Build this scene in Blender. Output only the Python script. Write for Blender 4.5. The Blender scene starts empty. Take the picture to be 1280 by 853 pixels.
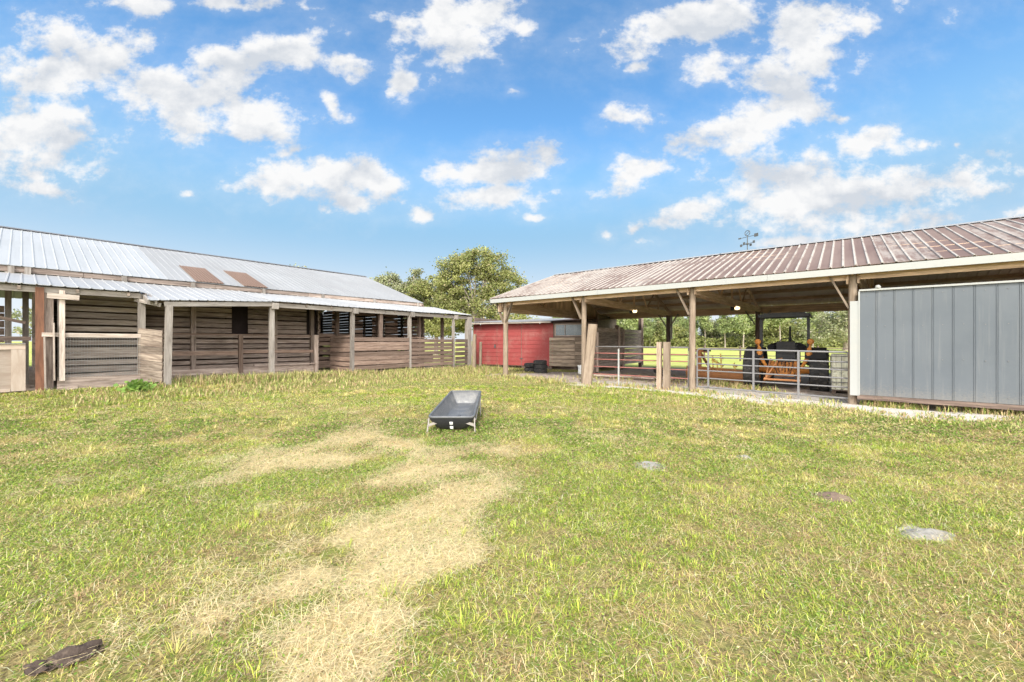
import bpy, math, random
import numpy as np
from mathutils import Vector, Matrix
rnd = random.Random(7)
scene = bpy.context.scene
COL = scene.collection
R = math.radians

# ------------------------------------------------------------------ camera
F = 497.8                       # focal length in photo pixels (1280 wide)
CAMH = 1.5
cam_d = bpy.data.cameras.new("camera"); cam = bpy.data.objects.new("camera", cam_d); COL.objects.link(cam)
cam.location = (0, 0, CAMH); cam.rotation_euler = (R(90), 0, 0)
cam_d.sensor_width = 36; cam_d.lens = 14.0; cam_d.clip_end = 5000; cam_d.clip_start = 0.05
scene.camera = cam

# ------------------------------------------------------------------ light, exposure
SUN_EL, SUN_AZ = R(45), R(186)          # azimuth clockwise from +Y (view direction): behind the camera
sd = Vector((math.sin(SUN_AZ)*math.cos(SUN_EL), math.cos(SUN_AZ)*math.cos(SUN_EL), math.sin(SUN_EL)))
sl = bpy.data.lights.new("sun", 'SUN'); sl.energy = 2.7; sl.angle = R(12); sl.color = (1, .95, .87)
sun = bpy.data.objects.new("sun", sl); COL.objects.link(sun)
sun.rotation_euler = sd.to_track_quat('Z', 'Y').to_euler(); sun.location = (0, -20, 40)
vs = scene.view_settings
scene.display_settings.display_device = 'sRGB'
vs.view_transform = 'Standard'; vs.look = 'None'; vs.exposure = 0.75; vs.gamma = 1; vs.use_curve_mapping = False
scene.cycles.max_bounces = 8; scene.cycles.diffuse_bounces = 6; scene.cycles.transparent_max_bounces = 8
scene.cycles.use_denoising = True

# ------------------------------------------------------------------ sky with clouds (by direction)
world = bpy.data.worlds.new("World"); scene.world = world; world.use_nodes = True
CL = [(95,75,88,46,0,1),(235,118,95,46,0,1),(330,72,92,30,-6,.95),(430,82,52,18,12,.8),(312,155,66,26,0,1),(35,170,85,46,5,1.05),
 (50,236,56,13,6,.75),(410,222,92,30,2,1),(440,247,58,16,0,.9),(372,187,34,10,-6,.6),(575,32,75,42,-14,1),(500,105,18,24,20,.75),
 (612,208,75,20,-6,1),(618,246,62,15,0,.95),(524,267,28,11,0,.75),(662,270,24,7,0,.6),(870,28,105,30,-14,1),(802,82,26,12,0,.6),
 (895,75,42,24,-10,.9),(1005,65,70,50,-20,1.05),(785,143,30,18,-18,.8),(930,155,105,24,-20,1),(800,214,62,17,-24,.9),(975,140,60,26,-10,.95),
 (1050,150,28,10,-5,.7),(925,185,26,12,-25,.7),(1075,180,48,22,-8,.95),(1145,183,28,12,0,.7),(1195,184,16,8,0,.5),(1010,245,104,40,4,1.1),
 (1165,230,92,24,-8,1),(868,266,46,17,-12,.9),(1120,276,66,18,0,.9),(990,298,60,10,0,.85),(1268,263,30,9,-12,.8),(760,291,16,10,0,.6),
 (795,285,16,9,0,.6),(808,301,15,10,0,.6),(235,243,15,9,0,.5),(412,128,32,14,40,.65),(175,4,75,13,0,.85),(290,6,80,11,0,.8),(640,118,14,8,0,.4),(20,60,36,18,0,.6),
 (1130,-60,150,50,0,1),(420,-90,180,50,0,1),(780,-130,140,60,0,1),(-150,120,90,60,0,1),(1450,160,120,50,0,1),(1600,260,150,30,0,1),(-300,250,150,30,0,1)]
def build_sky():
    nt = world.node_tree; N = nt.nodes; L = nt.links
    for n in list(N): N.remove(n)
    out = N.new('ShaderNodeOutputWorld'); bg = N.new('ShaderNodeBackground'); bg.inputs['Strength'].default_value = 0.15
    L.new(bg.outputs[0], out.inputs[0])
    sky = N.new('ShaderNodeTexSky'); sky.sky_type = 'NISHITA'; sky.sun_disc = False
    sky.sun_elevation = SUN_EL; sky.sun_rotation = SUN_AZ; sky.air_density = 1.0; sky.dust_density = .6; sky.ozone_density = 2.2; sky.altitude = 0
    def m(op, a, b=None, c=None, clamp=False):
        n = N.new('ShaderNodeMath'); n.operation = op; n.use_clamp = clamp
        for i, v in enumerate((a, b, c)):
            if v is None: continue
            if isinstance(v, (int, float)): n.inputs[i].default_value = v
            else: L.new(v, n.inputs[i])
        return n.outputs[0]
    tc = N.new('ShaderNodeTexCoord'); sep = N.new('ShaderNodeSeparateXYZ'); L.new(tc.outputs['Generated'], sep.inputs[0])
    yy = m('MAXIMUM', m('ABSOLUTE', sep.outputs[1]), .08)
    u = m('DIVIDE', sep.outputs[0], yy); v = m('DIVIDE', sep.outputs[2], yy)
    co = N.new('ShaderNodeCombineXYZ'); L.new(u, co.inputs[0]); L.new(v, co.inputs[1])
    wn = N.new('ShaderNodeTexNoise'); wn.inputs['Scale'].default_value = 7; wn.inputs['Detail'].default_value = 4
    L.new(co.outputs[0], wn.inputs['Vector'])
    ws = N.new('ShaderNodeVectorMath'); ws.operation = 'MULTIPLY_ADD'
    L.new(wn.outputs['Color'], ws.inputs[0]); ws.inputs[1].default_value = (.13, .07, 0); L.new(co.outputs[0], ws.inputs[2])
    wo = N.new('ShaderNodeVectorMath'); wo.operation = 'SUBTRACT'; L.new(ws.outputs[0], wo.inputs[0]); wo.inputs[1].default_value = (.065, .035, 0)
    def field(vec):
        acc = None
        for (cx, cy, rx, ry, an, w) in CL:
            mp = N.new('ShaderNodeMapping'); mp.vector_type = 'TEXTURE'
            mp.inputs['Location'].default_value = ((cx-640)/F, (426.5-cy)/F, 0)
            mp.inputs['Rotation'].default_value = (0, 0, R(-an)); mp.inputs['Scale'].default_value = (rx/F*1.30, ry/F*1.30, 1)
            L.new(vec, mp.inputs[0])
            ln = N.new('ShaderNodeVectorMath'); ln.operation = 'LENGTH'; L.new(mp.outputs[0], ln.inputs[0])
            d = m('MULTIPLY_ADD', ln.outputs['Value'], -1, w)
            acc = d if acc is None else m('SMOOTH_MAX', acc, d, .15)
        return acc
    fld = field(wo.outputs[0])
    def fbm(off, sc, det=9, rough=.62):
        ad = N.new('ShaderNodeVectorMath'); ad.operation = 'ADD'; L.new(co.outputs[0], ad.inputs[0]); ad.inputs[1].default_value = off
        sx = N.new('ShaderNodeVectorMath'); sx.operation = 'MULTIPLY'; L.new(ad.outputs[0], sx.inputs[0]); sx.inputs[1].default_value = (1, 1.35, 1)
        n = N.new('ShaderNodeTexNoise'); n.inputs['Scale'].default_value = sc; n.inputs['Detail'].default_value = det; n.inputs['Roughness'].default_value = rough
        L.new(sx.outputs[0], n.inputs['Vector']); return n.outputs[0]
    n1 = fbm((3.1, 1.7, 0), 9.0)
    n2 = fbm((3.1-.006, 1.7+.022, 0), 9.0)
    dens = m('ADD', fld, m('MULTIPLY', m('SUBTRACT', n1, .5), 3.1))
    mr = N.new('ShaderNodeMapRange'); mr.interpolation_type = 'SMOOTHSTEP'; L.new(dens, mr.inputs[0])
    mr.inputs[1].default_value = -.08; mr.inputs[2].default_value = .66
    # thin veil near clouds
    vl = N.new('ShaderNodeMapRange'); vl.interpolation_type = 'SMOOTHSTEP'; L.new(dens, vl.inputs[0])
    vl.inputs[1].default_value = -1.0; vl.inputs[2].default_value = .6; vl.inputs[4].default_value = .16
    up = N.new('ShaderNodeMapRange'); L.new(sep.outputs[2], up.inputs[0]); up.inputs[1].default_value = .0; up.inputs[2].default_value = .06
    a = m('MULTIPLY', m('MAXIMUM', mr.outputs[0], vl.outputs[0]), up.outputs[0])
    b1 = fbm((3.1, 1.7, 0), 5.0, 3, .5); b2 = fbm((3.1-.01, 1.7+.055, 0), 5.0, 3, .5)
    sh = m('ADD', m('MULTIPLY', m('SUBTRACT', n1, n2), 2.6), m('MULTIPLY_ADD', m('SUBTRACT', b1, b2), 3.4, .62), None, True)
    thick = N.new('ShaderNodeMapRange'); L.new(dens, thick.inputs[0]); thick.inputs[1].default_value = .3; thick.inputs[2].default_value = 1.5; thick.inputs[3].default_value = 1; thick.inputs[4].default_value = .86
    sh2 = m('MULTIPLY', sh, thick.outputs[0])
    cr = N.new('ShaderNodeMix'); cr.data_type = 'RGBA'; L.new(sh2, cr.inputs[0])
    k = 3.9
    cr.inputs[6].default_value = (.68*k, .725*k, .79*k, 1); cr.inputs[7].default_value = (1.0*k, 1.0*k, 1.0*k, 1)
    # sky body: Nishita, lifted towards the clear pale blue of a humid day
    tint = N.new('ShaderNodeMix'); tint.data_type = 'RGBA'; tint.blend_type = 'MULTIPLY'; tint.inputs[0].default_value = 1
    L.new(sky.outputs[0], tint.inputs[6]); tint.inputs[7].default_value = SKY_TINT
    def blend(src, z0, z1, f0, f1, colr):
        hz = N.new('ShaderNodeMapRange'); hz.interpolation_type = 'SMOOTHSTEP'; L.new(sep.outputs[2], hz.inputs[0])
        for q, v_ in ((1, z0), (2, z1), (3, f0), (4, f1)): hz.inputs[q].default_value = v_
        hm = N.new('ShaderNodeMix'); hm.data_type = 'RGBA'; L.new(hz.outputs[0], hm.inputs[0]); L.new(src, hm.inputs[6]); hm.inputs[7].default_value = colr
        return hm.outputs[2]
    body = blend(tint.outputs[2], .24, .50, 1, 0, (1.38, 2.45, 3.5, 1))
    body = blend(body, .03, .27, .95, 0, (3.45, 3.7, 3.9, 1))
    fm = N.new('ShaderNodeMix'); fm.data_type = 'RGBA'; L.new(a, fm.inputs[0]); L.new(body, fm.inputs[6]); L.new(cr.outputs[2], fm.inputs[7])
    # bright cloud bank added in the unseen sky behind the viewer to fill the barn fronts
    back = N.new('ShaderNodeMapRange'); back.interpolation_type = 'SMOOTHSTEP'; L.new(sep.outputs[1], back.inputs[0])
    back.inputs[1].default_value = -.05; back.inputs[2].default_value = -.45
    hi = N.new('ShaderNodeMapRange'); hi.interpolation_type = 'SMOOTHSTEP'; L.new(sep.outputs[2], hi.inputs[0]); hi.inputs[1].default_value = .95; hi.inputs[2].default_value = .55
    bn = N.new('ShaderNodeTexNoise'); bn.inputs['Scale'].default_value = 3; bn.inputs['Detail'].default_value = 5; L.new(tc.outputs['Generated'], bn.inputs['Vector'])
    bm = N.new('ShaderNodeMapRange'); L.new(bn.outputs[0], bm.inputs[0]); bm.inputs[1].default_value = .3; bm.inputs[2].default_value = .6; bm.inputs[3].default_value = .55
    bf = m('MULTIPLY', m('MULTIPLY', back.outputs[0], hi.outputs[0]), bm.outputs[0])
    bk = N.new('ShaderNodeMix'); bk.data_type = 'RGBA'; L.new(bf, bk.inputs[0]); L.new(fm.outputs[2], bk.inputs[6]); bk.inputs[7].default_value = (SKY_FILL, SKY_FILL*.985, SKY_FILL*.95, 1)
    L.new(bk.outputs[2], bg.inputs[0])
    world.cycles.sampling_method = 'MANUAL'; world.cycles.sample_map_resolution = 512
SKY_FILL = 21.0
SKY_TINT = (.66, .98, 1.08, 1)
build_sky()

# ------------------------------------------------------------------ frames: camera axes and the axes of the two barns
class Frame:
    def __init__(s, o=(0, 0, 0), ang=0.0): s.o = Vector(o); s.ang = ang; s.m = Matrix.Rotation(ang, 3, 'Z')
    def w(s, p): return s.o + s.m @ Vector(p)
WF = Frame()
BA = math.atan2(-.631, .776)
BF = Frame((0, 0, 0), BA)       # x: along the pole barn towards the right (d); y: along the old barn, away (s)
def todS(x, y): c, s_ = math.cos(BA), math.sin(BA); return x*c+y*s_, -x*s_+y*c

# ------------------------------------------------------------------ numpy noise and the lie of the land
def vnoise(x, y, seed=0):
    x = np.asarray(x, float); y = np.asarray(y, float)
    xi = np.floor(x).astype(np.int64); yi = np.floor(y).astype(np.int64); fx = x-xi; fy = y-yi
    fx = fx*fx*(3-2*fx); fy = fy*fy*(3-2*fy)
    def h(a, b):
        n = (a*374761393 + b*668265263 + seed*974711) & 0x7fffffff
        n = ((n ^ (n >> 13))*1274126177) & 0x7fffffff
        return ((n ^ (n >> 16)) & 0xffff)/65535.0
    return (h(xi, yi)*(1-fx)+h(xi+1, yi)*fx)*(1-fy)+(h(xi, yi+1)*(1-fx)+h(xi+1, yi+1)*fx)*fy
def fbm(x, y, seed=0, o=4):
    a = .5; t = 0; n = 0
    for i in range(o):
        t = t+a*vnoise(np.asarray(x)*2**i, np.asarray(y)*2**i, seed+i*17); n += a; a *= .5
    return t/n
def sst(a, b, x): t = np.clip((np.asarray(x, float)-a)/(b-a), 0, 1); return t*t*(3-2*t)
def gz(x, y):
    x = np.asarray(x, float); y = np.asarray(y, float)
    near = 1-sst(22, 60, np.hypot(x, y))
    d = x*math.cos(BA)+y*math.sin(BA); s = -x*math.sin(BA)+y*math.cos(BA)
    rise = .24*sst(-11.8, -15.2, d)*(1-sst(2, 13, s))
    return rise + near*((fbm(x*.35, y*.35, 3, 3)-.5)*.10+(fbm(x*1.6, y*1.6, 9, 2)-.5)*.035)*sst(1.0, 3.0, np.hypot(x, y))*1.0
def gp(px, py): Z = CAMH*F/(py-426.5); return (px-640)/F*Z, Z

STRAW = [(380,575,58,18,1.1),(440,548,34,13,.8),(480,570,50,16,.7),(530,592,56,26,.8),(575,622,52,30,.85),(550,655,66,34,1.0),(520,690,84,44,1.2),(600,690,46,40,.6),(480,740,70,46,1.15),(450,780,74,58,1.2),
 (425,840,66,52,1.35),(320,750,70,40,.5),(395,735,60,36,.85),(385,800,60,40,.8),(560,740,50,40,.5),(240,795,70,48,.55),(350,700,60,30,.4),(640,645,45,30,.3),(60,700,60,20,.2),(610,570,40,14,.3)]
def straw_mask(x, y):
    t = np.zeros_like(np.asarray(x, float))
    for (a, b, rx, ry, w) in STRAW:
        cx, cy = gp(a, b); y0 = gp(a, b-ry)[1]; y1 = gp(a, b+ry)[1]; sx = rx/F*cy; sy = (y0-y1)/2; cy2 = (y0+y1)/2
        t = np.maximum(t, w*np.exp(-.5*(((x-cx)/(sx*.85))**2+((y-cy2)/(sy*.85))**2)))
    n = fbm(np.asarray(x)*1.9, np.asarray(y)*2.6, 40, 5)
    return np.clip(sst(.22, .80, t*.95+(n-.5)*1.35), 0, 1)
SPOTS = [(812,583,20,7,0),(930,573,11,4,0),(1158,669,36,11,0),(1042,624,22,8,1)]
def bare_mask(x, y):
    """0..1 sand of the apron, 0..1 trampled dirt"""
    x = np.asarray(x, float); y = np.asarray(y, float)
    d = x*math.cos(BA)+y*math.sin(BA); s = -x*math.sin(BA)+y*math.cos(BA)
    n = (fbm(x*.9, y*.9, 61, 4)-.5)
    e = 11.55+n*1.5-.45*sst(-4, -1.5, d)-.25*sst(-1, 1, d)+.7*sst(1.5, 3.2, d)
    sand = sst(0, .35, s-e)*(1-sst(13.2, 14.4, s+n))*sst(-8.2, -6.2, d+n*2)*(1-sst(2.6, 3.8, d+n))
    dirt = sst(0, .4, s-12.2-n)*(1-sst(22, 23, s))*sst(-9.3, -8.3, d+n)*(1-sst(14, 15, d))
    dirt = np.maximum(dirt, sst(-15.5, -16.0, d+n*.5)*(1-sst(15.2, 15.8, s))*sst(-30.5, -30, d))
    # yard between the old barn and the red shed
    yard = np.exp(-.5*(((x-2.0)/2.6)**2+((y-17.2)/1.6)**2))
    dirt = np.maximum(dirt, sst(.35, .75, yard+n*.6)*.95)
    return sand, dirt

# ------------------------------------------------------------------ mesh builder
class MB:
    def __init__(s): s.v = []; s.f = []; s.uv = []; s.t = []
    def face(s, pts, uvs=None, tint=1.0):
        i = len(s.v); s.v += [tuple(p) for p in pts]; s.f.append(tuple(range(i, i+len(pts)))); s.uv.append(uvs or [(p[0], p[1]) for p in pts]); s.t.append(tint)
    def obox(s, c, ax, h, tint=None):
        c = Vector(c); ax = [Vector(a) for a in ax]
        g = max(range(3), key=lambda i: h[i]); ou, ov = rnd.random()*40, rnd.random()*40
        tint = tint if tint is not None else rnd.uniform(.62, 1.24)
        for i in range(3):
            for sg in (-1, 1):
                j, k = (i+1) % 3, (i+2) % 3
                pts = []; uvs = []
                q = [(-1, -1), (1, -1), (1, 1), (-1, 1)]
                if sg < 0: q.reverse()
                for a, b in q:
                    o = [0, 0, 0]; o[i] = sg*h[i]; o[j] = a*h[j]; o[k] = b*h[k]
                    pts.append(c+ax[0]*o[0]+ax[1]*o[1]+ax[2]*o[2])
                    if i == g: uvs.append((ou+o[j]*.3, ov+o[k]))
                    else:
                        other = j if j != g else k
                        uvs.append((ou+o[g], ov+o[other]+i*.37))
                s.face(pts, uvs, tint)
    def box(s, x0, x1, y0, y1, z0, z1, tint=None):
        s.obox(((x0+x1)/2, (y0+y1)/2, (z0+z1)/2), ((1, 0, 0), (0, 1, 0), (0, 0, 1)), (abs(x1-x0)/2, abs(y1-y0)/2, abs(z1-z0)/2), tint)
    def beam(s, p0, p1, w, h, up=(0, 0, 1), tint=None):
        p0 = Vector(p0); p1 = Vector(p1); e = (p1-p0); L = e.length; e.normalize(); up = Vector(up)
        if abs(e.dot(up)) > .98: up = Vector((0, 1, 0))
        y = up.cross(e).normalized(); z = e.cross(y)
        s.obox((p0+p1)/2, (e, y, z), (L/2, w/2, h/2), tint)
    def tube(s, pts, r, n=8, tint=1.0, cap=True):
        pts = [Vector(p) for p in pts]; rr = r if isinstance(r, (list, tuple)) else [r]*len(pts); rings = []
        prev = None; acc = 0
        for i, p in enumerate(pts):
            e = (pts[min(i+1, len(pts)-1)]-pts[max(i-1, 0)]).normalized()
            if prev is None:
                a = Vector((0, 0, 1)) if abs(e.z) < .9 else Vector((1, 0, 0)); x = a.cross(e).normalized()
            else: x = (prev-e*prev.dot(e)).normalized()
            prev = x; y = e.cross(x)
            if i: acc += (p-pts[i-1]).length
            rings.append(([p+(x*math.cos(2*math.pi*k/n)+y*math.sin(2*math.pi*k/n))*rr[i] for k in range(n)], acc, rr[i]))
        b = len(s.v); ov = rnd.random()*20
        for ring, _, _ in rings: s.v += [tuple(q) for q in ring]
        for i in range(len(rings)-1):
            for k in range(n):
                k2 = (k+1) % n; s.f.append((b+i*n+k, b+i*n+k2, b+(i+1)*n+k2, b+(i+1)*n+k))
                c = 2*math.pi*rings[i][2]/n; u0, u1 = rings[i][1]+ov, rings[i+1][1]+ov
                s.uv.append([(u0, ov+k*c), (u0, ov+(k+1)*c), (u1, ov+(k+1)*c), (u1, ov+k*c)]); s.t.append(tint)
        if cap:
            for ring, rev in ((rings[0][0], True), (rings[-1][0], False)):
                q = list(reversed(ring)) if rev else ring; s.face(q, [(p[0]*.3, p[1]) for p in q], tint)
    def lathe(s, c, prof, ax=(0, 0, 1), n=24, tint=1.0):
        """prof: list of (radius, height along ax)"""
        c = Vector(c); ax = Vector(ax).normalized(); a = Vector((1, 0, 0)) if abs(ax.x) < .9 else Vector((0, 1, 0))
        x = a.cross(ax).normalized(); y = ax.cross(x); b = len(s.v)
        for r, h in prof:
            for k in range(n): s.v.append(tuple(c+ax*h+(x*math.cos(2*math.pi*k/n)+y*math.sin(2*math.pi*k/n))*max(r, 1e-4)))
        for i in range(len(prof)-1):
            for k in range(n):
                k2 = (k+1) % n; s.f.append((b+i*n+k, b+i*n+k2, b+(i+1)*n+k2, b+(i+1)*n+k))
                s.uv.append([(k/n*2, prof[i][1]), ((k+1)/n*2, prof[i][1]), ((k+1)/n*2, prof[i+1][1]), (k/n*2, prof[i+1][1])]); s.t.append(tint)
    def grid(s, P, UV=None, tint=1.0, flip=False):
        ny = len(P); nx = len(P[0]); b = len(s.v)
        for row in P: s.v += [tuple(p) for p in row]
        for j in range(ny-1):
            for i in range(nx-1):
                q = [(j, i), (j, i+1), (j+1, i+1), (j+1, i)]
                if flip: q.reverse()
                s.f.append(tuple(b+a*nx+c for a, c in q)); s.uv.append([(UV[a][c] if UV else (P[a][c][0], P[a][c][1])) for a, c in q]); s.t.append(tint)
    def roof(s, e0, e1, r0, r1, pitch=.23, rh=.02, rw=.045, nv=8, thick=.012, wav=.004, tint=1.0, under=None):
        """ribbed sheet between the eave e0-e1 and the upper edge r0-r1"""
        e0, e1, r0, r1 = map(Vector, (e0, e1, r0, r1)); L = (e1-e0).length; H = (r0-e0).length
        nrm = (e1-e0).cross(r0-e0).normalized()
        if nrm.z < 0: nrm = -nrm
        us = []; k = 0
        while k*pitch < L-1e-4:
            u = k*pitch
            for du, h in ((0, 0), (.012, rh), (rw-.012, rh), (rw, 0)):
                if u+du < L: us.append((u+du, h))
            k += 1
        us.append((L, 0))
        P = []; UV = []; Pb = []
        for j in range(nv+1):
            v = j/nv; rowp = []; rowuv = []; rowb = []
            for u, h in us:
                p = (e0.lerp(e1, u/L)).lerp(r0.lerp(r1, u/L), v)
                wv = wav*(math.sin(u*1.7+v*3)+math.sin(u*.63+1.3+v*5))
                rowp.append(p+nrm*(h+wv)); rowuv.append((u, v*H)); rowb.append(p+nrm*(h*.9+wv-thick))
            P.append(rowp); UV.append(rowuv); Pb.append(rowb)
        fl = ((e1-e0).cross(r0-e0)).dot(nrm) < 0
        s.grid(P, UV, tint, fl); (under or s).grid(Pb, UV, tint, not fl)
        for A, B in ((P[0], Pb[0]), (P[-1], Pb[-1])):
            s.grid([A, B], [[(u, 0) for u, h in us], [(u, .02) for u, h in us]], tint)
        s.grid([[r[0] for r in P], [r[0] for r in Pb]], None, tint); s.grid([[r[-1] for r in P], [r[-1] for r in Pb]], None, tint)
    def build(s, name, mat, parent=None, origin=None, smooth=False):
        me = bpy.data.meshes.new(name)
        o = Vector(origin if origin is not None else (ORG.get(parent.name, (0, 0, 0)) if parent else (0, 0, 0)))
        v = np.array(s.v, float)-np.array(o)
        me.from_pydata(v.tolist(), [], s.f); me.update()
        uvl = me.uv_layers.new(name="UVMap"); uvl.data.foreach_set('uv', np.array([c for f in s.uv for c in f], float).ravel())
        at = me.attributes.new('tint', 'FLOAT', 'FACE'); at.data.foreach_set('value', np.array(s.t, float))
        if smooth: me.polygons.foreach_set('use_smooth', [True]*len(me.polygons))
        me.materials.append(mat)
        ob = bpy.data.objects.new(name, me); COL.objects.link(ob)
        if parent: ob.parent = parent; ORG[ob.name] = tuple(o)
        return ob
ORG = {}
def meta(o, label=None, cat=None, group=None, kind=None):
    if label: o['label'] = label
    if cat: o['category'] = cat
    if group: o['group'] = group
    if kind: o['kind'] = kind
    return o
def thing(name, label, cat, base, frame=WF, group=None):
    o = bpy.data.objects.new(name, None); COL.objects.link(o); o.location = frame.w(base); o.rotation_euler = (0, 0, frame.ang)
    o.empty_display_size = .2; ORG[o.name] = tuple(base); return meta(o, label, cat, group)
def solo(mb, name, mat, label, cat, base, frame=WF, group=None, smooth=False):
    o = mb.build(name, mat, None, base, smooth); o.location = frame.w(base); o.rotation_euler = (0, 0, frame.ang); return meta(o, label, cat, group)
def copy_tree(o, parent=None):
    c = o.copy(); COL.objects.link(c)
    if parent: c.parent = parent
    for ch in o.children: copy_tree(ch, c)
    return c
def ground_xy(frame, p): q = frame.w((p[0], p[1], 0)); return float(gz(q.x, q.y))

# ------------------------------------------------------------------ materials
def mat(name, fn):
    m_ = bpy.data.materials.new(name); m_.use_nodes = True; nt = m_.node_tree; N = nt.nodes; L = nt.links
    p = N['Principled BSDF']
    class G: pass
    g = G(); g.N = N; g.L = L; g.p = p
    def node(t, **kw):
        n = N.new('ShaderNode'+t)
        for k, v in kw.items():
            if k in n.inputs.keys(): n.inputs[k].default_value = v
            else: setattr(n, k, v)
        return n
    g.node = node
    def noise(vec, sc, det=4, rough=.6, dist=0):
        n = node('TexNoise', Scale=sc, Detail=det, Roughness=rough, Distortion=dist)
        if vec is not None: L.new(vec, n.inputs['Vector'])
        return n.outputs[0]
    g.noise = noise
    def math_(op, a, b=None, c=None, clamp=False):
        n = N.new('ShaderNodeMath'); n.operation = op; n.use_clamp = clamp
        for i, v in enumerate((a, b, c)):
            if v is None: continue
            if isinstance(v, (int, float)): n.inputs[i].default_value = v
            else: L.new(v, n.inputs[i])
        return n.outputs[0]
    g.math = math_
    def mix(f, a, b, blend='MIX'):
        n = N.new('ShaderNodeMix'); n.data_type = 'RGBA'; n.blend_type = blend
        for i, v in ((0, f), (6, a), (7, b)):
            if isinstance(v, (int, float)): n.inputs[i].default_value = v
            elif isinstance(v, tuple): n.inputs[i].default_value = v if len(v) == 4 else (*v, 1)
            else: L.new(v, n.inputs[i])
        return n.outputs[2]
    g.mix = mix
    def rng(v, a, b, c=0, d=1):
        n = N.new('ShaderNodeMapRange'); n.interpolation_type = 'SMOOTHSTEP'; L.new(v, n.inputs[0])
        for i, q in ((1, a), (2, b), (3, c), (4, d)): n.inputs[i].default_value = q
        return n.outputs[0]
    g.rng = rng
    def scale(vec, s_):
        n = N.new('ShaderNodeVectorMath'); n.operation = 'MULTIPLY'; L.new(vec, n.inputs[0]); n.inputs[1].default_value = s_; return n.outputs[0]
    g.scale = scale
    g.uv = lambda: node('UVMap').outputs[0]
    g.obj = lambda: node('TexCoord').outputs['Object']
    def pos(): return node('NewGeometry').outputs['Position']
    g.pos = pos
    def attr(n_, out='Fac'): a = node('Attribute'); a.attribute_name = n_; return a.outputs[out]
    g.attr = attr
    def bump(h, st=.4, dist=.01):
        b = node('Bump', Strength=st, Distance=dist); L.new(h, b.inputs['Height']); L.new(b.outputs[0], p.inputs['Normal'])
    g.bump = bump
    def col(c): L.new(c, p.inputs['Base Color']) if not isinstance(c, tuple) else setattr(p.inputs['Base Color'], 'default_value', (*c[:3], 1))
    g.col = col
    def rough(r): L.new(r, p.inputs['Roughness']) if not isinstance(r, (int, float)) else setattr(p.inputs['Roughness'], 'default_value', r)
    g.rough = rough
    p.inputs['Specular IOR Level'].default_value = .3
    fn(g); return m_

def wood(name, dark, light, stain=(.08, .06, .045), stain_amt=.5, grain=24, moss=None):
    def fn(g):
        uv = g.uv()
        gr = g.noise(g.scale(uv, (1.6, grain, 1)), 1.0, 6, .65, .6)
        gr2 = g.noise(g.scale(uv, (5, grain*4, 1)), 1.0, 3, .6)
        c = g.mix(g.rng(gr, .3, .72), dark, light)
        c = g.mix(g.math('MULTIPLY', g.rng(gr2, .55, .75), .45), c, stain)
        lg = g.noise(g.scale(uv, (.8, 3, 1)), 1.3, 5, .65)
        c = g.mix(g.math('MULTIPLY', g.rng(lg, .48, .72), stain_amt), c, stain)
        if moss:
            ms = g.noise(g.obj(), 1.7, 5, .7); c = g.mix(g.math('MULTIPLY', g.rng(ms, .55, .75), .5), c, moss)
        t = g.node('CombineColor'); a = g.attr('tint')
        for i in range(3): g.L.new(a, t.inputs[i])
        c = g.mix(1.0, c, t.outputs[0], 'MULTIPLY')
        g.col(c); g.rough(.88); g.bump(g.math('ADD', gr, g.math('MULTIPLY', gr2, .5)), .5, .008)
    return mat(name, fn)
M = {}
M['slat'] = wood('weathered slat wood', (0.220, 0.161, 0.129), (0.494, 0.399, 0.340), (0.096, 0.070, 0.060), .55)
M['slat_light'] = wood('pale slat wood', (0.306, 0.240, 0.194), (0.575, 0.486, 0.415), (0.147, 0.114, 0.094), .35)
M['slat_brown'] = wood('brown slat wood', (0.150, 0.095, 0.070), (0.292, 0.210, 0.164), (0.067, 0.046, 0.037), .4)
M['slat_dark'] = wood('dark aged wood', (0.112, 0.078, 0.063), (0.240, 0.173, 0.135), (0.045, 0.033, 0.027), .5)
M['post_pale'] = wood('pale grey post wood', (0.214, 0.183, 0.156), (0.347, 0.309, 0.273), (0.096, 0.075, 0.063), .5, 18)
M['post_rust'] = wood('rust stained post', (0.160, 0.076, 0.048), (0.288, 0.136, 0.080), (0.056, 0.032, 0.024), .6, 16)
M['post_tan'] = wood('tan treated post', (0.205, 0.150, 0.104), (0.321, 0.251, 0.187), (0.103, 0.070, 0.050), .4, 14, (.19, .17, .09))
M['truss'] = wood('aged truss wood', (0.420, 0.286, 0.193), (0.706, 0.512, 0.361), (0.202, 0.143, 0.101), .4)
M['slab'] = wood('rough slab wood', (0.123, 0.087, 0.066), (0.351, 0.286, 0.224), (0.057, 0.041, 0.031), .75, 9)
M['ply'] = wood('new pink plywood', (0.374, 0.293, 0.230), (0.484, 0.404, 0.332), (0.340, 0.246, 0.187), .3, 10)
M['mossy'] = wood('mossy slat wood', (0.224, 0.162, 0.112), (0.448, 0.347, 0.263), (0.090, 0.067, 0.045), .5, 24, (.15, .17, .06))

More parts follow.
